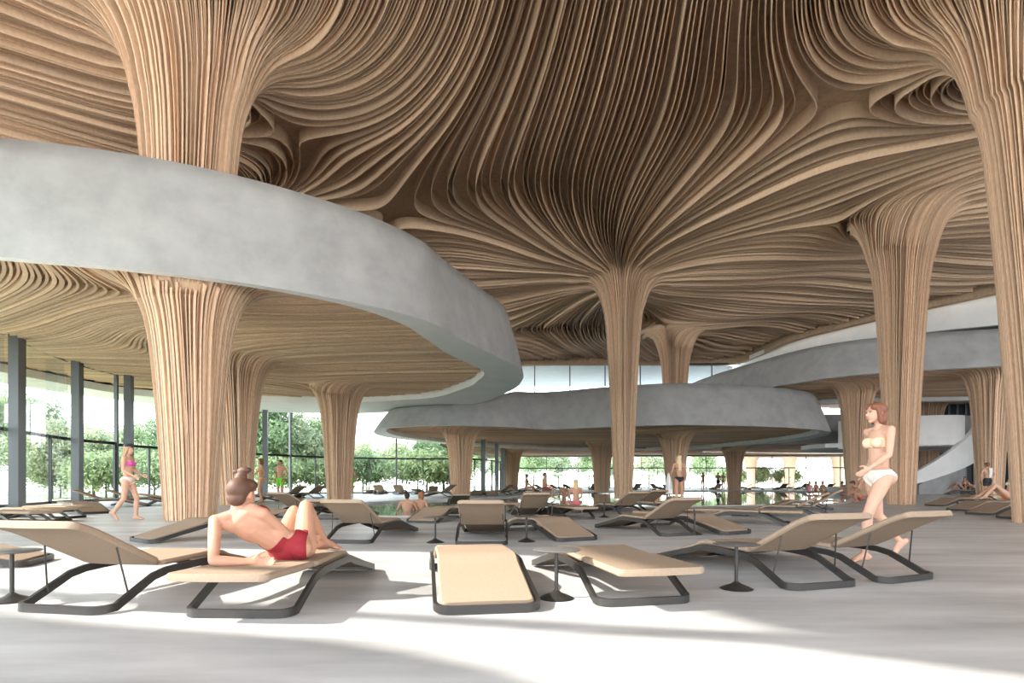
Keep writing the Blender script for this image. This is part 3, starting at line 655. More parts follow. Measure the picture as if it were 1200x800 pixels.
# ---------------------------------------------------------------- people
def V3(*a): return np.array(a, float)
def nrm(v): return v/(np.linalg.norm(v)+1e-9)
def QD_(me):                             # quads of a remeshed body as an index array
    n = len(me.polygons); t = np.empty(n, np.int32); me.polygons.foreach_get('loop_total', t); s = np.empty(n, np.int32); me.polygons.foreach_get('loop_start', s)
    l = np.empty(len(me.loops), np.int32); me.loops.foreach_get('vertex_index', l); s = s[t == 4]; return l[s[:, None]+np.arange(4)]
def ico_(sub):
    bm = bmesh.new(); bmesh.ops.create_icosphere(bm, subdivisions=sub, radius=1); V = np.array([v.co[:] for v in bm.verts]); Fc = np.array([[v.index for v in f.verts] for f in bm.faces]); bm.free(); return V, Fc
ICO = {2: ico_(2), 3: ico_(3)}
class Body:
    def __init__(s): s.V = []; s.F = []; s.n = 0
    def _add(s, V, Fc): s.V.append(V); s.F.append(Fc+s.n); s.n += len(V)
    def ell(s, c, r, M=None, sub=3):
        V, Fc = ICO[sub]; W = V*np.array(r, float)
        if M is not None: W = W@np.array([np.array(m_, float) for m_ in M])
        s._add(W+np.array(c, float), Fc)
    def cone(s, a, b, r0, r1, n=14):
        a, b = np.array(a, float), np.array(b, float); d = b-a; L_ = np.linalg.norm(d)
        if L_ < 1e-4: return
        d /= L_; u = nrm(np.cross(d, V3(0, 0, 1) if abs(d[2]) < .9 else V3(1, 0, 0))); w = np.cross(d, u); t = np.arange(n)*2*PI/n
        ring = np.cos(t)[:, None]*u+np.sin(t)[:, None]*w; V = np.concatenate([a+ring*r0, b+ring*r1, [a], [b]]); i = np.arange(n); j = (i+1) % n
        s._add(V, np.concatenate([np.stack([i, j, n+j], 1), np.stack([i, n+j, n+i], 1), np.stack([j, i, np.full(n, 2*n)], 1), np.stack([n+i, n+j, np.full(n, 2*n+1)], 1)]))
        for p, r in ((a, r0), (b, r1)): s._add(ICO[2][0]*r+p, ICO[2][1])
    def build(s, voxel, sm=4):
        me = mesh('tmp', np.concatenate(s.V), np.concatenate(s.F)); o = bpy.data.objects.new('tmp', me); COL.objects.link(o)
        r = o.modifiers.new('r', 'REMESH'); r.mode = 'VOXEL'; r.voxel_size = voxel; r.adaptivity = 0
        m = o.modifiers.new('s', 'SMOOTH'); m.iterations = sm; m.factor = .5
        dg = bpy.context.evaluated_depsgraph_get(); e = o.evaluated_get(dg); out = bpy.data.meshes.new_from_object(e)
        bpy.data.objects.remove(o); bpy.data.meshes.remove(me); return out
def hand(B, w, e, side, fwd, spread=.0, curl=.35, hero=False, sc=1.):
    """w wrist, e elbow; side: direction of the thumb; palm faces fwd x ..."""
    d = nrm(w-e); th = nrm(side-d*np.dot(side, d)); pn = np.cross(d, th)       # pn: palm normal
    M = (th, pn, d); c = w+d*.045*sc; B.ell(c, (.040*sc, .016*sc, .052*sc), M, 2); B.cone(w-d*.02, w+d*.03*sc, .024*sc, .026*sc)
    for k, L_ in enumerate((.068, .078, .072, .056)):
        base = w+d*.085*sc+th*(.030-.020*k)*sc; p = base; dd = d
        for j, f in enumerate((.45, .32, .23)):
            a = curl*(1+.5*j)*.5; dd = nrm(dd*math.cos(a)+pn*math.sin(a)); q_ = p+dd*L_*f*sc; B.cone(p, q_, (.0098-.0008*j)*sc, (.0090-.0008*j)*sc, 8); p = q_
    p = w+d*.025*sc+th*.030*sc; dd = nrm(d*.7+th*.8+pn*.25); q_ = p+dd*.042*sc; B.cone(p, q_, .013*sc, .011*sc, 8); dd = nrm(d+th*.35+pn*.3); B.cone(q_, q_+dd*.032*sc, .011*sc, .009*sc, 8)
def foot(B, an, toe, kn, sc=1., hero=False):
    f = toe-an; L_ = np.linalg.norm(f); f = nrm(f); up = nrm(kn-an); sd = nrm(np.cross(f, up)); up = nrm(np.cross(sd, f))
    heel = an-f*.045-up*.035; B.ell(heel, (.034, .042, .034), (sd, f, up), 2); B.cone(an, heel+up*.01, .034, .032)
    ball = an+f*(L_*.72)-up*.028; B.cone(an+f*.02-up*.006, ball, .036, .027); B.ell(ball, (.045, .05, .021), (sd, f, up), 2); B.cone(heel, ball, .028, .02)
    for k in range(5):
        p = ball+sd*(.032-.016*k)+f*.025; B.cone(p, p+f*(.035-.004*abs(k-0)), .0115 if k else .014, .0095, 8)
def person(J, loc, rz, label, male=False, skin=None, hair=None, hairc=(.12, .06, .03), wear=(), voxel=.012, sc=1., ground=0., group=None, face=True, extra=None, name='person', kids_=()):
    B = Body(); f_ = 1 if not male else 1.12
    J = {k: np.array(v, float) for k, v in J.items()}
    lat = nrm(J['shR']-J['shL']); up = nrm(J['che']-J['pel']); fwd = nrm(np.cross(up, lat)); lat = np.cross(fwd, up)
    upl = nrm(J['wai']-J['pel']); latp = nrm(J['hiR']-J['hiL']); fp = nrm(np.cross(upl, latp)); latp = np.cross(fp, upl)
    T = (lat, fwd, up); TP_ = (latp, fp, upl)
    if male:
        B.ell(J['pel'], (.150, .105, .11), TP_); B.ell(J['wai'], (.135, .095, .13), TP_); B.ell(J['che'], (.165, .110, .17), T)
        B.ell(J['che']+up*.08, (.18, .085, .08), T); B.ell(J['che']+up*.03+fwd*.045+lat*.07, (.075, .05, .06), T, 2); B.ell(J['che']+up*.03+fwd*.045-lat*.07, (.075, .05, .06), T, 2)
    else:
        B.ell(J['pel'], (.160, .105, .11), TP_); B.ell(J['wai'], (.112, .082, .13), TP_); B.ell(J['che'], (.135, .092, .155), T)
        B.ell(J['che']+up*.09, (.145, .07, .065), T)
        for s_ in (-1, 1): B.ell(J['che']+up*-.005+fwd*.075+lat*.062*s_, (.056, .055, .056), T, 2)
    for s_ in (-1, 1): B.ell(J['pel']-fp*.045-upl*.035+latp*.075*s_, (.082, .082, .085), TP_, 2)
    B.cone(J['pel'], J['che'], .085*f_, .10*f_)
    B.cone(J['che']+up*.1, J['nec'], .06*f_, .048*f_); B.cone(J['nec'], J['hea']-nrm(J['hea']-J['nec'])*.03, .048*f_, .047*f_)
    # head
    look = nrm(J.get('look', fwd)); hu = nrm(J['hea']-J['nec']); hu = nrm(hu*.6+V3(0, 0, 1)*.4); hl = nrm(np.cross(look, hu)); hu = nrm(np.cross(hl, look)); H = (hl, look, hu); h = J['hea']
    B.ell(h+hu*.02-look*.012, (.074, .092, .088), H); B.ell(h-hu*.03+look*.025, (.060, .062, .075), H); B.ell(h-hu*.088+look*.058, (.030, .026, .022), H, 2)
    B.cone(h+look*.082+hu*.012, h+look*.104-hu*.026, .008, .012, 8); B.ell(h+look*.082-hu*.056, (.026, .014, .012), H, 2)
    for s_ in (-1, 1): B.ell(h+hl*.074*s_-hu*.005-look*.005, (.011, .02, .031), H, 2); B.ell(h+look*.078+hl*.03*s_+hu*.028, (.024, .012, .009), H, 2)
    for s_ in 'LR':
        sg = 1 if s_ == 'R' else -1; k = f_
        B.ell(J['sh'+s_], (.046*k, .046*k, .046*k), T, 2); B.cone(J['che']+up*.085+lat*.08*sg, J['sh'+s_]-up*.01, .058*k, .043*k); B.cone(J['nec']-up*.03, J['sh'+s_]+up*.005, .036*k, .034*k)
        m = J['sh'+s_]*.6+J['el'+s_]*.4; B.cone(J['sh'+s_], m, .044*k, .041*k); B.cone(m, J['el'+s_], .041*k, .033*k)
        m = J['el'+s_]*.7+J['wr'+s_]*.3; B.cone(J['el'+s_], m, .033*k, .036*k); B.cone(m, J['wr'+s_], .036*k, .022*k)
        hand(B, J['wr'+s_], J['el'+s_], J.get('th'+s_, fwd), fwd, curl=J.get('curl', V3(.35))[0] if 'curl' in J else .35, sc=.95*k)
        kn, an = J['kn'+s_], J['an'+s_]; hp = J['hi'+s_]; m = hp*.6+kn*.4; bk = nrm(np.cross(nrm(kn-an), nrm(J['hiR']-J['hiL']))); 
        B.cone(hp, m, .088, .074); B.cone(m, kn, .074, .052); B.ell(kn, (.052, .052, .056), None, 2)
        m = kn*.68+an*.32; calf = m-nrm(J['to'+s_]-an)*.012; B.cone(kn, calf, .050, .054); B.cone(calf, an, .054, .032)
        foot(B, an, J['to'+s_], kn)
    voxel = max(voxel, .0165) if (voxel > .007 and math.hypot(*loc) > 15) else voxel
    me = B.build(voxel); n = len(me.vertices); P = np.empty(n*3, np.float32); me.vertices.foreach_get('co', P); P = P.reshape(-1, 3); Nn = np.empty(n*3, np.float32); me.vertices.foreach_get('normal', Nn); Nn = Nn.reshape(-1, 3)
    dz = 0 if ground is None else ground-P[:, 2].min()*sc
    root = empty(name, (loc[0], loc[1], dz), rz, label=label, cat='person', group=group); root.scale = (sc,)*3
    me.name = 'body'; link('body', me, skin or SKIN, root, smooth=True)
    # garments cut from the body surface and pushed off it
    def seg(p, a, b):
        d = b-a; t = np.clip(((p-a)@d)/(d@d), 0, 1); return t, np.linalg.norm(p-a-t[:, None]*d, axis=1)
    tt = {k: seg(P, J['hi'+k], J['kn'+k]) for k in 'LR'}; arm = np.minimum.reduce([seg(P, J['sh'+k]*.75+J['el'+k]*.25, J['el'+k])[1] for k in 'LR']+[seg(P, J['el'+k], J['wr'+k]+nrm(J['wr'+k]-J['el'+k])*.17)[1] for k in 'LR']) < .052*f_
    shin = np.minimum.reduce([seg(P, J['kn'+k], J['an'+k])[1] for k in 'LR']) < .075
    hp_ = (P-J['pel'])@upl; lt = (P-J['pel'])@latp; ff = (P-J['pel'])@fp; hc = (P-J['che'])@up; fc = (P-J['che'])@fwd; lc = (P-J['che'])@lat; dpel = np.linalg.norm(P-J['pel'], axis=1)
    leg = np.where(tt['L'][1] < tt['R'][1], tt['L'][0], tt['R'][0])
    for w_ in wear:
        kind, colr = w_[0], w_[1]; off = .006
        if kind == 'bottom': sel = (dpel < .26) & (hp_ < .055) & (leg < .24) & (hp_ > -.17+np.abs(lt)*1.05) & ~arm
        elif kind == 'shorts': sel = (dpel < .5) & (hp_ < .07) & (leg < .62) & ~shin & ~arm; off = .018
        elif kind == 'top': sel = (np.abs(hc+.005) < np.where(fc > .02, .052, .014)) & ~arm & (np.abs(lc) < .2) & (dpel < .6)
        elif kind == 'suit': sel = (dpel < .52) & ~arm & ~shin & (leg < .26) & (hp_ > -.17+np.abs(lt)*1.0) & (hc < .05) & (hp_ < .13+np.maximum(0, fc+.03)*4)
        QD = QD_(me); QD = QD[sel[QD].all(1)]
        if not len(QD): continue
        ids, inv = np.unique(QD, return_inverse=True); k = len(ids); Fc = [tuple(r) for r in inv.reshape(-1, 4).tolist()]
        ed = {}
        for f in Fc:
            for a, b in zip(f, f[1:]+f[:1]): ed[(a, b)] = 1
        Q_ = P[ids].astype(float).copy(); nb = {}
        for a, b in ed:
            if (b, a) not in ed: nb.setdefault(a, []).append(b); nb.setdefault(b, []).append(a)
        for _ in range(14):
            new = {a: Q_[a]*.4+.6*sum(Q_[b] for b in l)/len(l) for a, l in nb.items()}
            for a, v in new.items(): Q_[a] = v
        V = np.concatenate([Q_+Nn[ids]*off, Q_+Nn[ids]*.001])
        side = [(b, a, a+k, b+k) for a, b in ed if (b, a) not in ed]
        nm = {'bottom': 'bikini_bottom', 'shorts': 'swim_shorts', 'top': 'bikini_top', 'suit': 'swimsuit'}[kind]
        link(nm, mesh(nm, V, Fc+side), cm('cloth_%.2f_%.2f_%.2f' % colr, colr, .8), root, smooth=True)
    if hair:
        Hb = Body(); Hb.ell(h+hu*.034-look*.026, (.083, .090, .085), H)
        for s_ in (-1, 1): Hb.ell(h+hl*.04*s_+hu*.06+look*.02, (.045, .058, .045), H, 2)
        Hb.ell(h-hu*.025-look*.055, (.070, .052, .060), H)
        if hair == 'bun': Hb.ell(h+hu*.118-look*.022, (.040, .040, .026), H, 2); Hb.cone(h+hu*.09-look*.02, h+hu*.15-look*.012, .030, .034); Hb.ell(h+hu*.165-look*.0+hl*.012, (.046, .042, .024), H, 2); Hb.ell(h+hu*.15-look*.03-hl*.03, (.024, .03, .02), H, 2)
        if hair == 'long':
            p = h-look*.05; 
            for k in range(9): q_ = p-hu*.045-look*.006-V3(0, 0, .0); Hb.ell(q_, (.085-.004*k, .042-.001*k, .04), H, 2); p = q_
            for s_ in (-1, 1): Hb.cone(h+hl*.06*s_+look*.01, h+hl*.07*s_-hu*.17-look*.03, .026, .024)
        if hair == 'bob': Hb.ell(h-hu*.07-look*.05, (.080, .055, .085), H); [Hb.cone(h+hl*.068*s_+look*.012+hu*.03, h+hl*.066*s_-hu*.10-look*.01, .025, .024) for s_ in (-1, 1)]
        hm = Hb.build(max(.007, voxel*.8), 3); hm.name = 'hair'; link('hair', hm, cm('hair_%.2f_%.2f' % hairc[:2], hairc, .6), root, smooth=True)
    if face and voxel < .009:
        m = MB()
        for s_ in (-1, 1): m.lathe([(.001, -.004), (.011, -.002), (.011, .002), (.001, .004)], tuple(h+look*.082+hl*.031*s_+hu*.010), 10)
        m.obj('eyes', cm('eye_dark', (.03, .02, .02), .3), root); m = MB(); m.tube([h+look*.088-hu*.056-hl*.024, h+look*.098-hu*.053, h+look*.088-hu*.056+hl*.024], [.003, .0055, .003], 8); m.obj('lips', cm('lips', (.55, .16, .14), .5), root, smooth=True)
    if extra: extra(root, J, H)
    return root
def stand(m=False, **o):
    w = .19 if m else .165
    J = dict(pel=(0, 0, .93), wai=(0, .005, 1.09), che=(0, 0, 1.28), nec=(0, -.01, 1.465), hea=(0, .015, 1.60), shL=(-w, 0, 1.405), shR=(w, 0, 1.405), elL=(-w-.06, -.03, 1.13), elR=(w+.06, -.03, 1.13), wrL=(-w-.07, .04, .90), wrR=(w+.07, .04, .90),
       hiL=(-.088, 0, .90), hiR=(.088, 0, .90), knL=(-.095, .015, .49), knR=(.095, .015, .49), anL=(-.095, -.02, .085), anR=(.095, -.02, .085), toL=(-.115, .16, .05), toR=(.115, .16, .05)); J.update(o); return J
def sit(m=False, **o):               # on a low edge, feet forward; z measured from the seat at 0
    w = .19 if m else .165
    J = dict(pel=(0, 0, .11), wai=(0, -.02, .27), che=(0, -.01, .46), nec=(0, .0, .645), hea=(0, .03, .78), shL=(-w, 0, .585), shR=(w, 0, .585), elL=(-w-.05, .06, .33), elR=(w+.05, .06, .33), wrL=(-.14, .26, .2), wrR=(.14, .26, .2),
       hiL=(-.09, .02, .09), hiR=(.09, .02, .09), knL=(-.13, .42, .10), knR=(.13, .42, .10), anL=(-.12, .40, -.30), anR=(.12, .40, -.30), toL=(-.13, .55, -.36), toR=(.13, .55, -.36)); J.update(o); return J
def at(px, d): return ((px-600)/F*d, d)
OR_ = (.85, .42, .12)
# walking woman, right
J = stand(hea=(0, .035, 1.60), look=(0.12, 1, -.05), elR=(.20, -.10, 1.15), wrR=(.21, -.02, .92), elL=(-.20, .05, 1.14), wrL=(-.17, .25, 1.00),
   knL=(-.08, .20, .50), anL=(-.08, .24, .085), toL=(-.10, .43, .05), hiL=(-.088, .01, .90), knR=(.09, -.06, .49), anR=(.09, -.33, .19), toR=(.10, -.20, .035))
person(J, at(1030, 6.05), PI/2+.12, 'walking woman in a white and orange bikini with auburn hair, largest figure on the right', skin=SKIN2, hair='bob', hairc=(.20, .07, .035), wear=[('top', (.85, .62, .42)), ('bottom', (.85, .80, .72))], voxel=.0065, sc=.985, group=None)
# reclining woman, built in place
RS = 1.0
J = dict(pel=(-1.60, 4.11, .365), wai=(-1.685, 4.03, .445), che=(-1.79, 3.94, .54), nec=(-1.865, 3.875, .655), hea=(-1.845, 3.90, .755), look=(.35, .93, 0), shL=(-1.995, 3.83, .575), shR=(-1.70, 3.885, .62), elL=(-1.905, 3.63, .335), wrL=(-1.70, 3.70, .318), thL=(.2, .3, .9),
   elR=(-1.59, 4.06, .45), wrR=(-1.54, 4.26, .42), thR=(0, 0, 1), hiL=(-1.68, 4.13, .36), hiR=(-1.52, 4.17, .36), knL=(-1.70, 4.44, .60), anL=(-1.66, 4.72, .335), toL=(-1.60, 4.88, .305), knR=(-1.60, 4.42, .645), anR=(-1.55, 4.70, .345), toR=(-1.46, 4.84, .31))
J = {k: (tuple(x/RS for x in v) if k not in ('look', 'thL', 'thR') else v) for k, v in J.items()}
person(J, (0, 0), 0, 'reclining woman in a dark red swimsuit with hair in a bun, on a front lounger', skin=SKIN, hair='bun', hairc=(.10, .045, .025), wear=[('suit', (.26, .012, .02))], voxel=.0065, ground=None, face=False, sc=RS)
# others in the hall
def cap(root, J, H):
    h = J['hea']; c = h+H[2]*.075; m = MB(); m.lathe([(.098, 0), (.095, .03), (.07, .06), (.01, .075)], tuple(c-np.array([0, 0, .02])), 18); m.obj('cap', cm('cap_dark', (.03, .03, .035)), root, smooth=True)
    m = MB(); m.box(tuple(c+H[1]*.12-np.array([0, 0, .01])), (.14, .10, .012)); m.obj('cap_peak', cm('cap_dark', (.03, .03, .035)), root)
J = stand(knL=(-.09, .14, .49), anL=(-.09, .13, .085), toL=(-.1, .30, .05), knR=(.09, -.04, .49), anR=(.09, -.26, .17), toR=(.1, -.12, .04), elR=(.2, .0, 1.13), wrR=(.16, .2, 1.0), elL=(-.2, .02, 1.13), wrL=(-.16, .22, 1.02), look=(0, 1, -.15))
person(J, at(150, 12.4), -PI/2+.1, 'girl with long fair hair and a dark cap walking along the left glazing', skin=SKIN2, hair='long', hairc=(.42, .27, .16), wear=[('top', (.75, .12, .5)), ('bottom', (.85, .72, .66))], sc=.97, extra=cap)
J = stand(elR=(.24, .10, 1.16), wrR=(.36, .28, 1.05), knL=(-.09, .08, .49), look=(.4, 1, 0)); person(J, at(306, 22.4), PI-.9, 'woman in an orange bikini talking beside the man in green shorts', skin=SKIN, hair='bob', hairc=(.22, .09, .04), wear=[('top', OR_), ('bottom', OR_)], sc=1.03)
J = stand(True, elL=(-.28, -.08, 1.16), elR=(.28, -.08, 1.16), wrL=(-.22, .02, .95), wrR=(.22, .02, .95)); person(J, at(328.5, 23.9), PI-.35, 'bearded man in bright green swim shorts standing by the left glazing', male=True, skin=SKIN, hair='short', hairc=(.03, .02, .015), wear=[('shorts', (.16, .62, .03))], sc=1.03)
J = stand(True); person(J, at(411, 31), PI, 'person in green shorts mostly hidden behind the column at the left pool end', male=True, skin=SKIN3, hair='short', hairc=(.1, .04, .02), wear=[('shorts', (.16, .5, .03))])
J = stand(True, elL=(-.30, .05, 1.18), wrL=(-.3, .25, 1.05), elR=(.30, .05, 1.18), wrR=(.3, .25, 1.05)); person(J, at(477, 17.6), .1, 'dark-haired man standing chest-deep in the pool with his back to the viewer', male=True, skin=SKIN, hair='short', hairc=(.02, .015, .012), ground=-1.20)
J = stand(look=(-1, .6, 0)); person(J, at(493, 17.9), .3, 'woman with reddish hair beside the man in the pool', skin=SKIN, hair='bob', hairc=(.30, .12, .05), ground=-1.18)
J = stand(True); person(J, at(661, 34), 0, 'small bather in the middle of the pool left of the blonde seated woman', male=True, skin=SKIN3, hair='short', hairc=(.05, .03, .02), ground=-1.0)
J = stand(True, nec=(0, .05, 1.45), hea=(-.02, .09, 1.58), elR=(.38, .18, 1.3), wrR=(.3, .4, 1.28)); person(J, at(769, 21.8), .7, 'dark-haired bather in the pool right of the slender middle column', male=True, skin=SKIN, hair='short', hairc=(.02, .015, .012), ground=-1.12)
J = sit(knL=(-.25, .33, .12), anL=(.02, .30, .06), toL=(.15, .33, .04), knR=(.25, .33, .12), anR=(-.02, .38, .06), toR=(-.15, .42, .04)); person(J, at(675, 19.2), .1, 'blonde woman sitting at the pool edge with her back to the viewer', skin=SKIN, hair='long', hairc=(.62, .47, .24), wear=[('top', (.75, .15, .45)), ('bottom', (.75, .15, .2))], ground=.01)
J = sit(True); person(J, at(638, 28.5), -PI/2, 'dark-haired man sitting sideways on a lounger beyond the pool, leaning forward', male=True, skin=SKIN, hair='short', hairc=(.02, .015, .012), wear=[('shorts', (.25, .05, .05))], ground=.0)
J = sit(); person(J, at(617, 33), -PI/2-.3, 'person sitting on a lounger left of the dark-haired man beyond the pool', skin=SKIN3, hair='bob', hairc=(.05, .03, .02), wear=[('top', (.05, .05, .05))], ground=.0)
def towel(root, J, H):
    w = J['wrL']; V = []; n = 12; g = np.random.default_rng(5)
    for k in range(9):
        z = w[2]+.10-k*.085; r = .03+.10*math.sin(min(1, k/6)*PI/2)
        for a in range(n): t = 2*PI*a/n; rr = r*(1+.25*math.sin(3*t+k*.3)); V.append((w[0]-.04+rr*math.cos(t)*.8, w[1]+rr*math.sin(t), z))
    Fc = [(k*n+a, k*n+(a+1) % n, (k+1)*n+(a+1) % n, (k+1)*n+a) for k in range(8) for a in range(n)]+[tuple(range(n)), tuple(8*n+a for a in range(n))[::-1]]
    m = MB(); m.add(V, Fc); t = m.obj('towel', WHITEC, None, smooth=True); t.location = root.location; t.rotation_euler = root.rotation_euler; t.scale = root.scale; tag(t, 'white towel hanging from the left hand of the standing blonde woman', 'towel')
J = stand(elL=(-.25, .02, 1.14), wrL=(-.27, .12, 1.0)); person(J, at(796, 19.6), .05, 'standing blonde woman in a black bikini seen from behind holding a towel by the pool', skin=SKIN, hair='long', hairc=(.66, .52, .30), wear=[('top', (.02, .02, .03)), ('bottom', (.02, .02, .03))], sc=1.03, extra=towel)
J = stand(elL=(-.30, .02, 1.55), elR=(.30, .02, 1.55), wrL=(-.10, .0, 1.70), wrR=(.10, .0, 1.70)); person(J, at(823.5, 55), PI, 'woman in a yellow bikini with both arms raised at the far glazing', skin=SKIN3, hair='bob', hairc=(.05, .03, .02), wear=[('top', (.6, .55, .1)), ('bottom', (.5, .5, .1))], voxel=.02)
J = stand(True, elR=(.3, .1, 1.2), wrR=(.1, .25, 1.25)); person(J, at(841.5, 54), PI, 'man in dark blue trunks standing near the far glazing', male=True, skin=SKIN, hair='short', hairc=(.1, .05, .03), wear=[('shorts', (.03, .02, .25))], voxel=.02)
J = stand(); person(J, at(847.5, 56), PI, 'woman in a pink bikini right beside the man in dark blue trunks', skin=SKIN, hair='bob', hairc=(.2, .08, .04), wear=[('top', (.7, .2, .35)), ('bottom', (.7, .2, .35))], voxel=.02)
for px, d, rz, lb, c, hc in [(948.5, 40.5, PI-.2, 'woman in a pink swimsuit sitting at the far pool edge, leftmost of the group', (.8, .35, .45), (.08, .03, .02)), (956, 42, PI+.3, 'red-haired bather in the far group just behind the woman in pink', (.75, .25, .12), (.28, .08, .03)), (964, 42, PI, 'person with raised arm sitting in the far group at the pool edge', (.55, .35, .15), (.2, .1, .05)), (987, 41, PI+.6, 'woman in pink sitting alone at the far right pool edge', (.8, .3, .4), (.03, .02, .02))]:
    person(sit(), at(px, d), rz, lb, skin=SKIN, hair='bob', hairc=hc, wear=[('suit', c)], voxel=.018, ground=-.42)
J = sit(pel=(0, 0, .22), wai=(0, .06, .36), che=(0, .16, .52), nec=(0, .27, .66), hea=(0, .34, .77), shL=(-.17, .22, .61), shR=(.17, .22, .61), elL=(-.22, .40, .42), elR=(.22, .40, .42), wrL=(-.08, .55, .35), wrR=(.08, .55, .35), hiL=(-.09, .03, .2), hiR=(.09, .03, .2), knL=(-.14, .40, .44), knR=(.14, .40, .44), anL=(-.12, .22, .085), anR=(.12, .22, .085), toL=(-.13, .39, .05), toR=(.13, .39, .05))
person(J, at(1009, 22.8), PI/2, 'person in red squatting at the right end of the pool beside the walking woman', skin=SKIN, hair='short', hairc=(.1, .05, .03), wear=[('bottom', (.75, .06, .05))])
def neck_towel(root, J, H):
    V = []; c = J['che']
    for i, z in enumerate(np.linspace(1.46, 1.02, 8)):
        for x in np.linspace(-.085, .085, 6): V.append((x+.02, -.125-.02*math.sin(i*.5)-.006*math.sin(x*60), z))
    Fc = [(i*6+j, i*6+j+1, i*6+j+7, i*6+j+6) for i in range(7) for j in range(5)]; m = MB(); m.add(V, Fc); t = m.obj('towel', WHITEC, None, smooth=True); t.modifiers.new('s', 'SOLIDIFY').thickness = .015
    t.location = root.location; t.rotation_euler = root.rotation_euler; t.scale = root.scale; tag(t, 'white towel over the back of the man in dark grey shorts', 'towel')
J = stand(True, elL=(-.32, .02, 1.17), elR=(.34, -.03, 1.17), wrR=(.24, .12, .98)); person(J, at(1157, 25.6), .15, 'man in dark grey shorts walking away with a white towel on his back', male=True, skin=SKIN2, hair='short', hairc=(.25, .09, .04), wear=[('shorts', (.03, .035, .035))], extra=neck_towel)
J = sit(pel=(0, 0, .10), wai=(0, -.06, .25), che=(0, -.12, .42), nec=(0, -.16, .60), hea=(0, -.15, .73), shL=(-.165, -.16, .54), shR=(.165, -.16, .54), elL=(-.2, -.3, .30), elR=(.2, -.3, .30), wrL=(-.2, -.34, .06), wrR=(.2, -.34, .06), look=(0, 1, .25), knL=(-.10, .40, .40), knR=(.10, .36, .36), anL=(-.10, .68, .085), anR=(.10, .72, .085), toL=(-.1, .85, .04), toR=(.1, .89, .04))
person(J, at(1181, 16.4), PI/2-.1, 'seated woman with pale top and orange bottom, knees drawn up, beside the rightmost column', skin=SKIN2, hair='bob', hairc=(.45, .18, .10), wear=[('top', (.72, .72, .66)), ('bottom', (.85, .22, .05))], ground=.25, voxel=.01)
for px, lb, c in [(1128, 'person in black lying on a lounger at the far right under the ramp', (.02, .02, .02)), (1141, 'person in light blue sitting up on a lounger at the far right under the ramp', (.35, .5, .8))]:
    person(J, at(px, 37.5 if px < 1135 else 38.9), PI/2, lb, skin=SKIN, hair='short', hairc=(.1, .05, .03), wear=[('suit', c)], ground=.25, voxel=.02)
for px, d, rz, lb, c in [(755, 76, PI, 'visitor on the outdoor terrace just right of the middle column', (.8, .3, .4)), (906, 75, 2.5, 'visitor on the terrace behind the far glazing, leftmost right of the round column', (.2, .3, .7)), (918, 76, PI, 'visitor in pink on the terrace behind the far glazing', (.85, .3, .5)), (926, 75, 3.6, 'visitor in blue on the terrace behind the far glazing', (.2, .25, .7)), (971, 74, PI, 'visitor with lifted arm on the terrace before the pavilion', (.85, .75, .7)), (984, 73, 2.6, 'visitor on the terrace above the woman in pink', (.8, .35, .4)), (774, 76, PI, 'visitor on the terrace left of the standing blonde woman', (.85, .3, .5)), (738+115, 78, PI, 'visitor on the terrace seen left of the round far column', (.8, .5, .3))]:
    person(stand(), at(px, d), rz, lb, skin=SKIN, hair='bob', hairc=(.15, .07, .04), wear=[('top', c), ('bottom', c)], voxel=.03, ground=-.2)
# ---------------------------------------------------------------- trees outside
def tree_proto(nm, H, cr, nleaf, lm, seed, leaf=.22):
    g = np.random.default_rng(seed); r = empty(nm)
    m = MB(); m.tube([(0, 0, -.4), (.05, .03, H*.2), (-.03, .05, H*.45), (.1, 0, H*.8)], [.2*H/9, .15*H/9, .1*H/9, .03*H/9], 8)
    tips = []
    for k in range(16):
        a = k*2.4; z0 = H*(.22+.035*k); L_ = cr*(.95-.03*k)*g.uniform(.7, 1.05); p = (math.cos(a)*L_, math.sin(a)*L_, z0+L_*.5)
        m.tube([(0, 0, z0), (p[0]*.5, p[1]*.5, z0+L_*.2), p], [.05*H/9, .035*H/9, .012], 5); tips += [p, (p[0]*.55, p[1]*.55, z0+L_*.3)]
    m.obj('trunk', BARK, r)
    cl = np.array(tips+[(g.normal(0, cr*.4), g.normal(0, cr*.4), H*g.uniform(.4, .95)) for _ in range(26)]); n = nleaf
    c = cl[g.integers(0, len(cl), n)]+g.normal(0, 1, (n, 3))*np.array([cr*.17, cr*.17, cr*.13]); u = g.normal(0, 1, (n, 3)); u /= np.linalg.norm(u, axis=1)[:, None]; v = np.cross(u, g.normal(0, 1, (n, 3))); v /= np.linalg.norm(v, axis=1)[:, None]
    s = (leaf*g.uniform(.5, 1.1, n))[:, None]; V = np.stack([c-u*s, c+v*s*.45, c+u*s, c-v*s*.45], 1).reshape(-1, 3); Fc = np.arange(4*n).reshape(-1, 4)
    link('foliage', mesh('foliage', V, Fc, np.repeat(g.random(n), 4)), lm, r); KID[r.name] = kids(r); return r
TP = [tree_proto('garden_tree', 8.5, 3.2, 9000, LEAF[0], 1), tree_proto('garden_tree', 7, 3.0, 8000, LEAF[1], 2), tree_proto('garden_tree', 10, 3.6, 9000, LEAF[2], 3), tree_proto('garden_shrub', 2.6, 1.9, 5000, LEAF[0], 4, .16)]
used = set()
KN = ['mid-green broadleaf tree', 'light green airy tree', 'dark green tall tree', 'rounded green shrub']
def tree(k, px, d, sc, where):
    o = TP[k] if k not in used else copy_thing(TP[k]); used.add(k); x = (px-600)/F*d
    o.location = (x, d, -.35); o.rotation_euler = (0, 0, R.uniform(0, 6)); o.scale = (sc,)*3
    tag(o, KN[k]+' '+where, 'shrub' if k == 3 else 'tree', 'trees in the garden beyond the glazing')
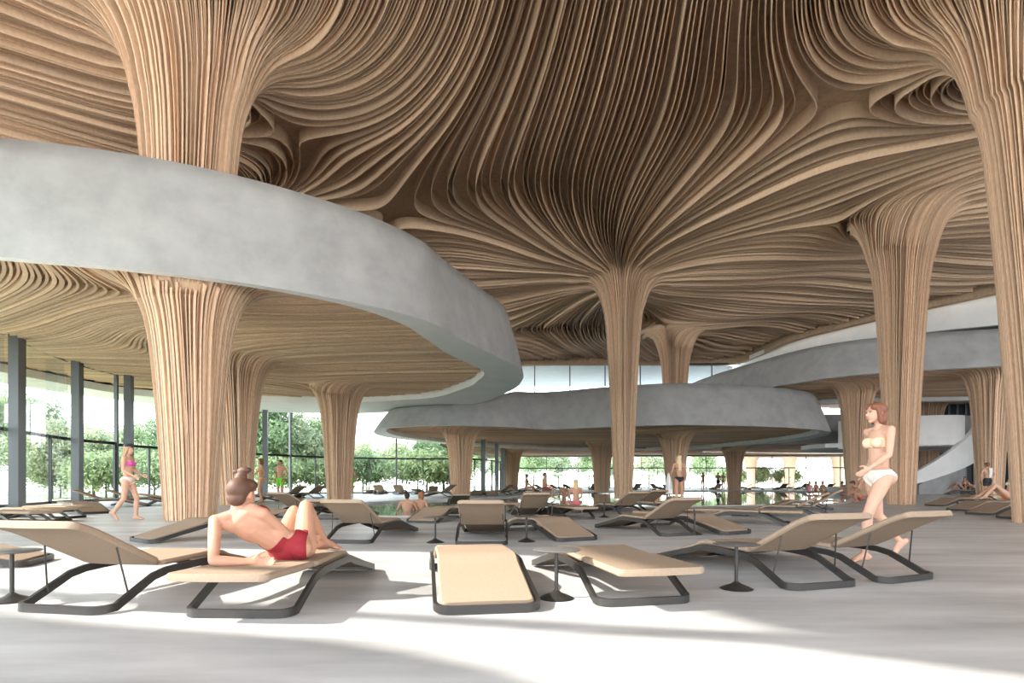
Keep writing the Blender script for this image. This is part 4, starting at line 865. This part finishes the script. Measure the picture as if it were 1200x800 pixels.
tl = [(0, -20, 46, 1.0, 'at the left picture edge, beyond the leftmost steel post'), (1, 60, 38, .75, 'seen between the first and second wide steel posts'), (1, 110, 44, .8, 'seen between the second and third steel posts'), (3, 70, 40, 1.1, 'low between the first and second steel posts'), (0, 150, 52, .8, 'behind the girl with a cap'), (3, 125, 36, 1.1, 'low behind the second steel post'),
 (3, 180, 42, 1.2, 'between the girl and the leftmost column'), (2, 205, 50, .75, 'behind the leftmost timber column'), (2, 262, 52, .9, 'just left of the column with the hair bun'), (2, 305, 48, 1.0, 'behind the standing woman in orange bikini'), (1, 340, 50, 1.0, 'above the man in green shorts'), (3, 325, 44, 1.1, 'low behind the man in green shorts'), (0, 372, 54, .9, 'left of the column by the pool'), (3, 375, 47, 1.1, 'low left of the column by the pool'),
 (1, 425, 66, .85, 'right of the column by the pool'), (3, 430, 55, 1.4, 'behind the level dark lounger'), (1, 465, 62, .8, 'behind the two bathers, left'), (2, 500, 60, .6, 'behind the sunlit pale lounger'), (3, 490, 54, 1.5, 'behind the two bathers'), (0, 520, 64, .8, 'left of the deck column'), (3, 520, 56, 1.3, 'low left of the deck column'), (0, 565, 75, .9, 'seen through the dark close posts'),
 (0, 625, 92, .95, 'beyond the far glazing, leftmost'), (1, 655, 96, 1.0, 'beyond the far glazing above the seated man'), (0, 690, 95, .85, 'beyond the far glazing above the blonde seated woman'), (2, 640, 100, .9, 'dark behind the seated man'), (1, 715, 98, .9, 'behind the half hidden column'), (1, 760, 96, 1.0, 'beyond the far glazing right of the middle column'), (0, 785, 100, .9, 'behind the standing blonde woman'), (0, 825, 104, .95, 'above the man in blue trunks'), (3, 855, 90, 1.3, 'beyond the glazing left of the round far column'), (3, 888, 92, 1.3, 'beyond the glazing right of the round far column'), (3, 920, 92, 1.2, 'behind the lounger with square brown back'), (0, 590, 85, 1.0, 'behind the distant column'),
 (0, -60, 60, 1.0, 'outside the left picture edge'), (2, 25, 58, 1.0, 'tall behind the leftmost steel post'), (0, 85, 62, .9, 'tall behind the second steel post'), (1, 240, 60, 1.0, 'hidden behind the leftmost timber column')]
for t in tl: tree(*t)
# white parasols and outer building seen through the far glazing
def parasol_proto():
    r = empty('parasol'); MB().lathe([(.03, -.3), (.03, 2.6)], n=10).obj('pole', POSTM, r)
    MB().lathe([(1.9, 2.15), (1.92, 2.2), (1.0, 2.5), (.05, 2.75)], n=8).obj('canopy', WHITEC, r); KID[r.name] = kids(r); return r
pp = None
for px, d, lb in [(640, 82, 'white parasol outside, left of the three behind the bathers'), (668, 80, 'white parasol outside behind the blonde seated woman'), (692, 84, 'white parasol outside next to the half hidden column'), (752, 80, 'white parasol outside right of the slender middle column')]:
    o = parasol_proto() if pp is None else copy_thing(pp); pp = pp or o; o.location = ((px-600)/F*d, d, -.3); tag(o, lb, 'parasol', 'white parasols on the terrace')
ob = empty('outer_pavilion', label='pale curved pavilion roof outside beyond the right part of the far glazing', cat='pavilion')
OP = catmull([(33, 84), (44, 78), (58, 80), (66, 92), (54, 102), (38, 98)], 6)
slab('roof', OP, 5.0, 5.9, LIP, ob); slab('soffit', inset(OP, 1.2), 4.9, 5.0, WOODB, ob)
for x, y in ((37, 88), (41, 84), (47, 82), (54, 86)): MB().lathe([(.6, -.3), (.65, 2), (.9, 4.0), (1.5, 4.9)], (x, y, 0), 28).obj('pillar', WOOD, ob, smooth=True)
slab('terrace', np.array([(-6, 69.3), (60, 67), (70, 110), (-6, 110)]), -.31, -.2, COPING, kind='structure', label='pale outdoor terrace beyond the far glazing', cat='terrace')
# pale spiral ramp and stair at the far right
st = empty('spiral_ramp', label='pale concrete spiral ramp with solid parapet at the far right behind the timber columns', cat='ramp')
P_ = catmull([(22.8, 39.8), (25.2, 37.6), (27.6, 37.0), (29.6, 37.4), (30.6, 38.8), (30.0, 40.6)], 6, False)
fascia('upper_parapet', P_, np.linspace(3.1, 3.35, len(P_)), np.linspace(5.05, 5.3, len(P_)), LIP, .3, st)
P_ = catmull([(24.4, 36.2), (26.6, 36.2), (29.0, 36.8), (31.4, 38.4)], 6, False); n_ = len(P_)
fascia('lower_parapet', P_, np.linspace(.25, 2.3, n_), np.linspace(.6, 4.6, n_), LIP, .3, st)
fascia('stair_underside', catmull([(26.6, 37.2), (29.0, 37.8), (31.4, 39.4)], 6, False), 0, np.linspace(.6, 2.4, 13), CONC, .8, st)
dk = empty('gallery_floor', label='thin gallery floor behind the spiral ramp under the shaded timber roof', cat='gallery'); slab('floor_slab', catmull([(22, 40), (31, 38.5), (40, 42), (34, 48), (24, 46)], 4), 3.2, 3.5, LIP, dk)
sc = empty('slatted_screen', label='horizontal wooden slatted screen beside the foot of the spiral ramp', cat='screen')
fr_ = MB(); fr_.box((27.0, 38.2, .72), (2.2, .1, 1.44)); fr_.obj('back_panel', DARK, sc)
for k in range(6): MB().box((27.0, 38.1, .12+.24*k), (2.2, .12, .1)).obj('slat', WOOD, sc)
# handrail thin white diagonal beyond
# seating ledge at the right end of the pool
ld = MB(); x, y = fl(985, 577); ld.box((x+.6, y-1.5, .22), (1.6, 7, .44)); ld.obj('pool_ledge', COPING, label='low white stone ledge at the right end of the pool', cat='ledge', bev=.03)
EXPO = 0.88
# ---------------------------------------------------------------- outside, light, camera
slab('lawn', np.array([(-90, -40), (90, -40), (110, 140), (-110, 140)]), -.6, -.32, GRASS, kind='structure', label='mown lawn around the building', cat='lawn')
def S(px, py, z):                        # plan point of a roof at height z that shades floor point seen at pixel
    x, y = fl(px, py); return (x-SUN[0]/-SUN[2]*z, y-SUN[1]/-SUN[2]*z)
SUN = Vector((.80, .20, -.60)).normalized()
def shade(pts, z=7.2): k = z/-SUN.z; return catmull([(x-SUN.x*k, y-SUN.y*k) for x, y in pts], 5)
c1 = slab('added_canopy_far', shade([(.46, 6.3), (.85, 5.0), (1.25, 3.8), (1.6, 3.5), (2.0, 5), (1.8, 8), (.8, 11), (-2, 14.2), (-5, 17), (-9, 17), (-9, 8.8), (-3, 7.0), (-1.2, 6.8)]), 7.2, 7.6, LIP, label='unseen curved canopy added to shade the floor beyond the sunlit patch', cat='canopy', kind='structure')  # added out of view, outline projected back along the sun from the shaded floor
c2 = slab('added_canopy_near', shade([(-6, 3.95), (-3.0, 3.24), (-1.65, 2.93), (-.85, 2.58), (-.3, 2.15), (.3, 1.2), (.8, -1), (-2, -4), (-7, -3), (-8, 2)]), 7.2, 7.6, LIP, label='unseen curved canopy added to shade the near floor at lower left', cat='canopy', kind='structure')  # added out of frame to keep the near left floor in shade
k = 7.0/-SUN.z
m = MB(); V = []
for (a, b) in [((-4.2, 4.45), (-4.2, 4.3)), ((-1.1, 3.62), (-1.1, 3.50)), ((1.25, 3.12), (1.25, 2.93)), ((2.3, 2.62), (2.3, 2.40))]:
    for p in (a, b): V += [(p[0]-SUN.x*k, p[1]-SUN.y*k, 7.0), (p[0]-SUN.x*k, p[1]-SUN.y*k, 7.15)]
m.add(V, [(4*i+a, 4*i+b, 4*i+4+b, 4*i+4+a) for i in range(3) for a, b in ((0, 1), (1, 3), (3, 2), (2, 0))]+[(0, 2, 3, 1), (12, 13, 15, 14)])
m.obj('stripe_shadow_beam', POSTM, label='unseen steel beam added to cast the thin shadow stripe across the front floor', cat='beam', kind='structure')  # unseen, shaped to throw the narrow shadow stripe on the front floor
sun = bpy.data.lights.new('sun', 'SUN'); sun.energy = 6; sun.angle = .012; sun.color = (1, .94, .84)
so_ = bpy.data.objects.new('sun', sun); COL.objects.link(so_); so_.rotation_euler = SUN.to_track_quat('-Z', 'Y').to_euler()
w = bpy.data.worlds.new('sky'); bpy.context.scene.world = w; w.use_nodes = True; nt = w.node_tree; N = nt.nodes; bg = N['Background']
tc = N.new('ShaderNodeTexCoord'); sx = N.new('ShaderNodeSeparateXYZ'); cr = N.new('ShaderNodeValToRGB'); nt.links.new(tc.outputs['Generated'], sx.inputs[0]); nt.links.new(sx.outputs['Z'], cr.inputs[0])
cr.color_ramp.elements[0].color = (1, 1, 1, 1); cr.color_ramp.elements[1].color = (.62, .78, 1, 1); cr.color_ramp.elements[1].position = .8
nt.links.new(cr.outputs[0], bg.inputs[0]); bg.inputs[1].default_value = 3.7
cam = bpy.data.cameras.new('camera'); co = bpy.data.objects.new('camera', cam); COL.objects.link(co); bpy.context.scene.camera = co
co.location = (0, 0, HC); co.rotation_euler = (PI/2, 0, 0); cam.sensor_width = 36; cam.lens = F/1200*36; cam.shift_y = (HZ-400)/1200; cam.clip_end = 500; cam.clip_start = .05
vs = bpy.context.scene.view_settings; vs.view_transform = 'Standard'; vs.look = 'None'; vs.exposure = EXPO; vs.gamma = 1; vs.use_curve_mapping = False
cy = bpy.context.scene.cycles; cy.max_bounces = 7; cy.diffuse_bounces = 5; cy.transparent_max_bounces = 12; cy.glossy_bounces = 3; cy.use_denoising = True; cy.caustics_reflective = False; cy.caustics_refractive = False
cy.sample_clamp_indirect = 6
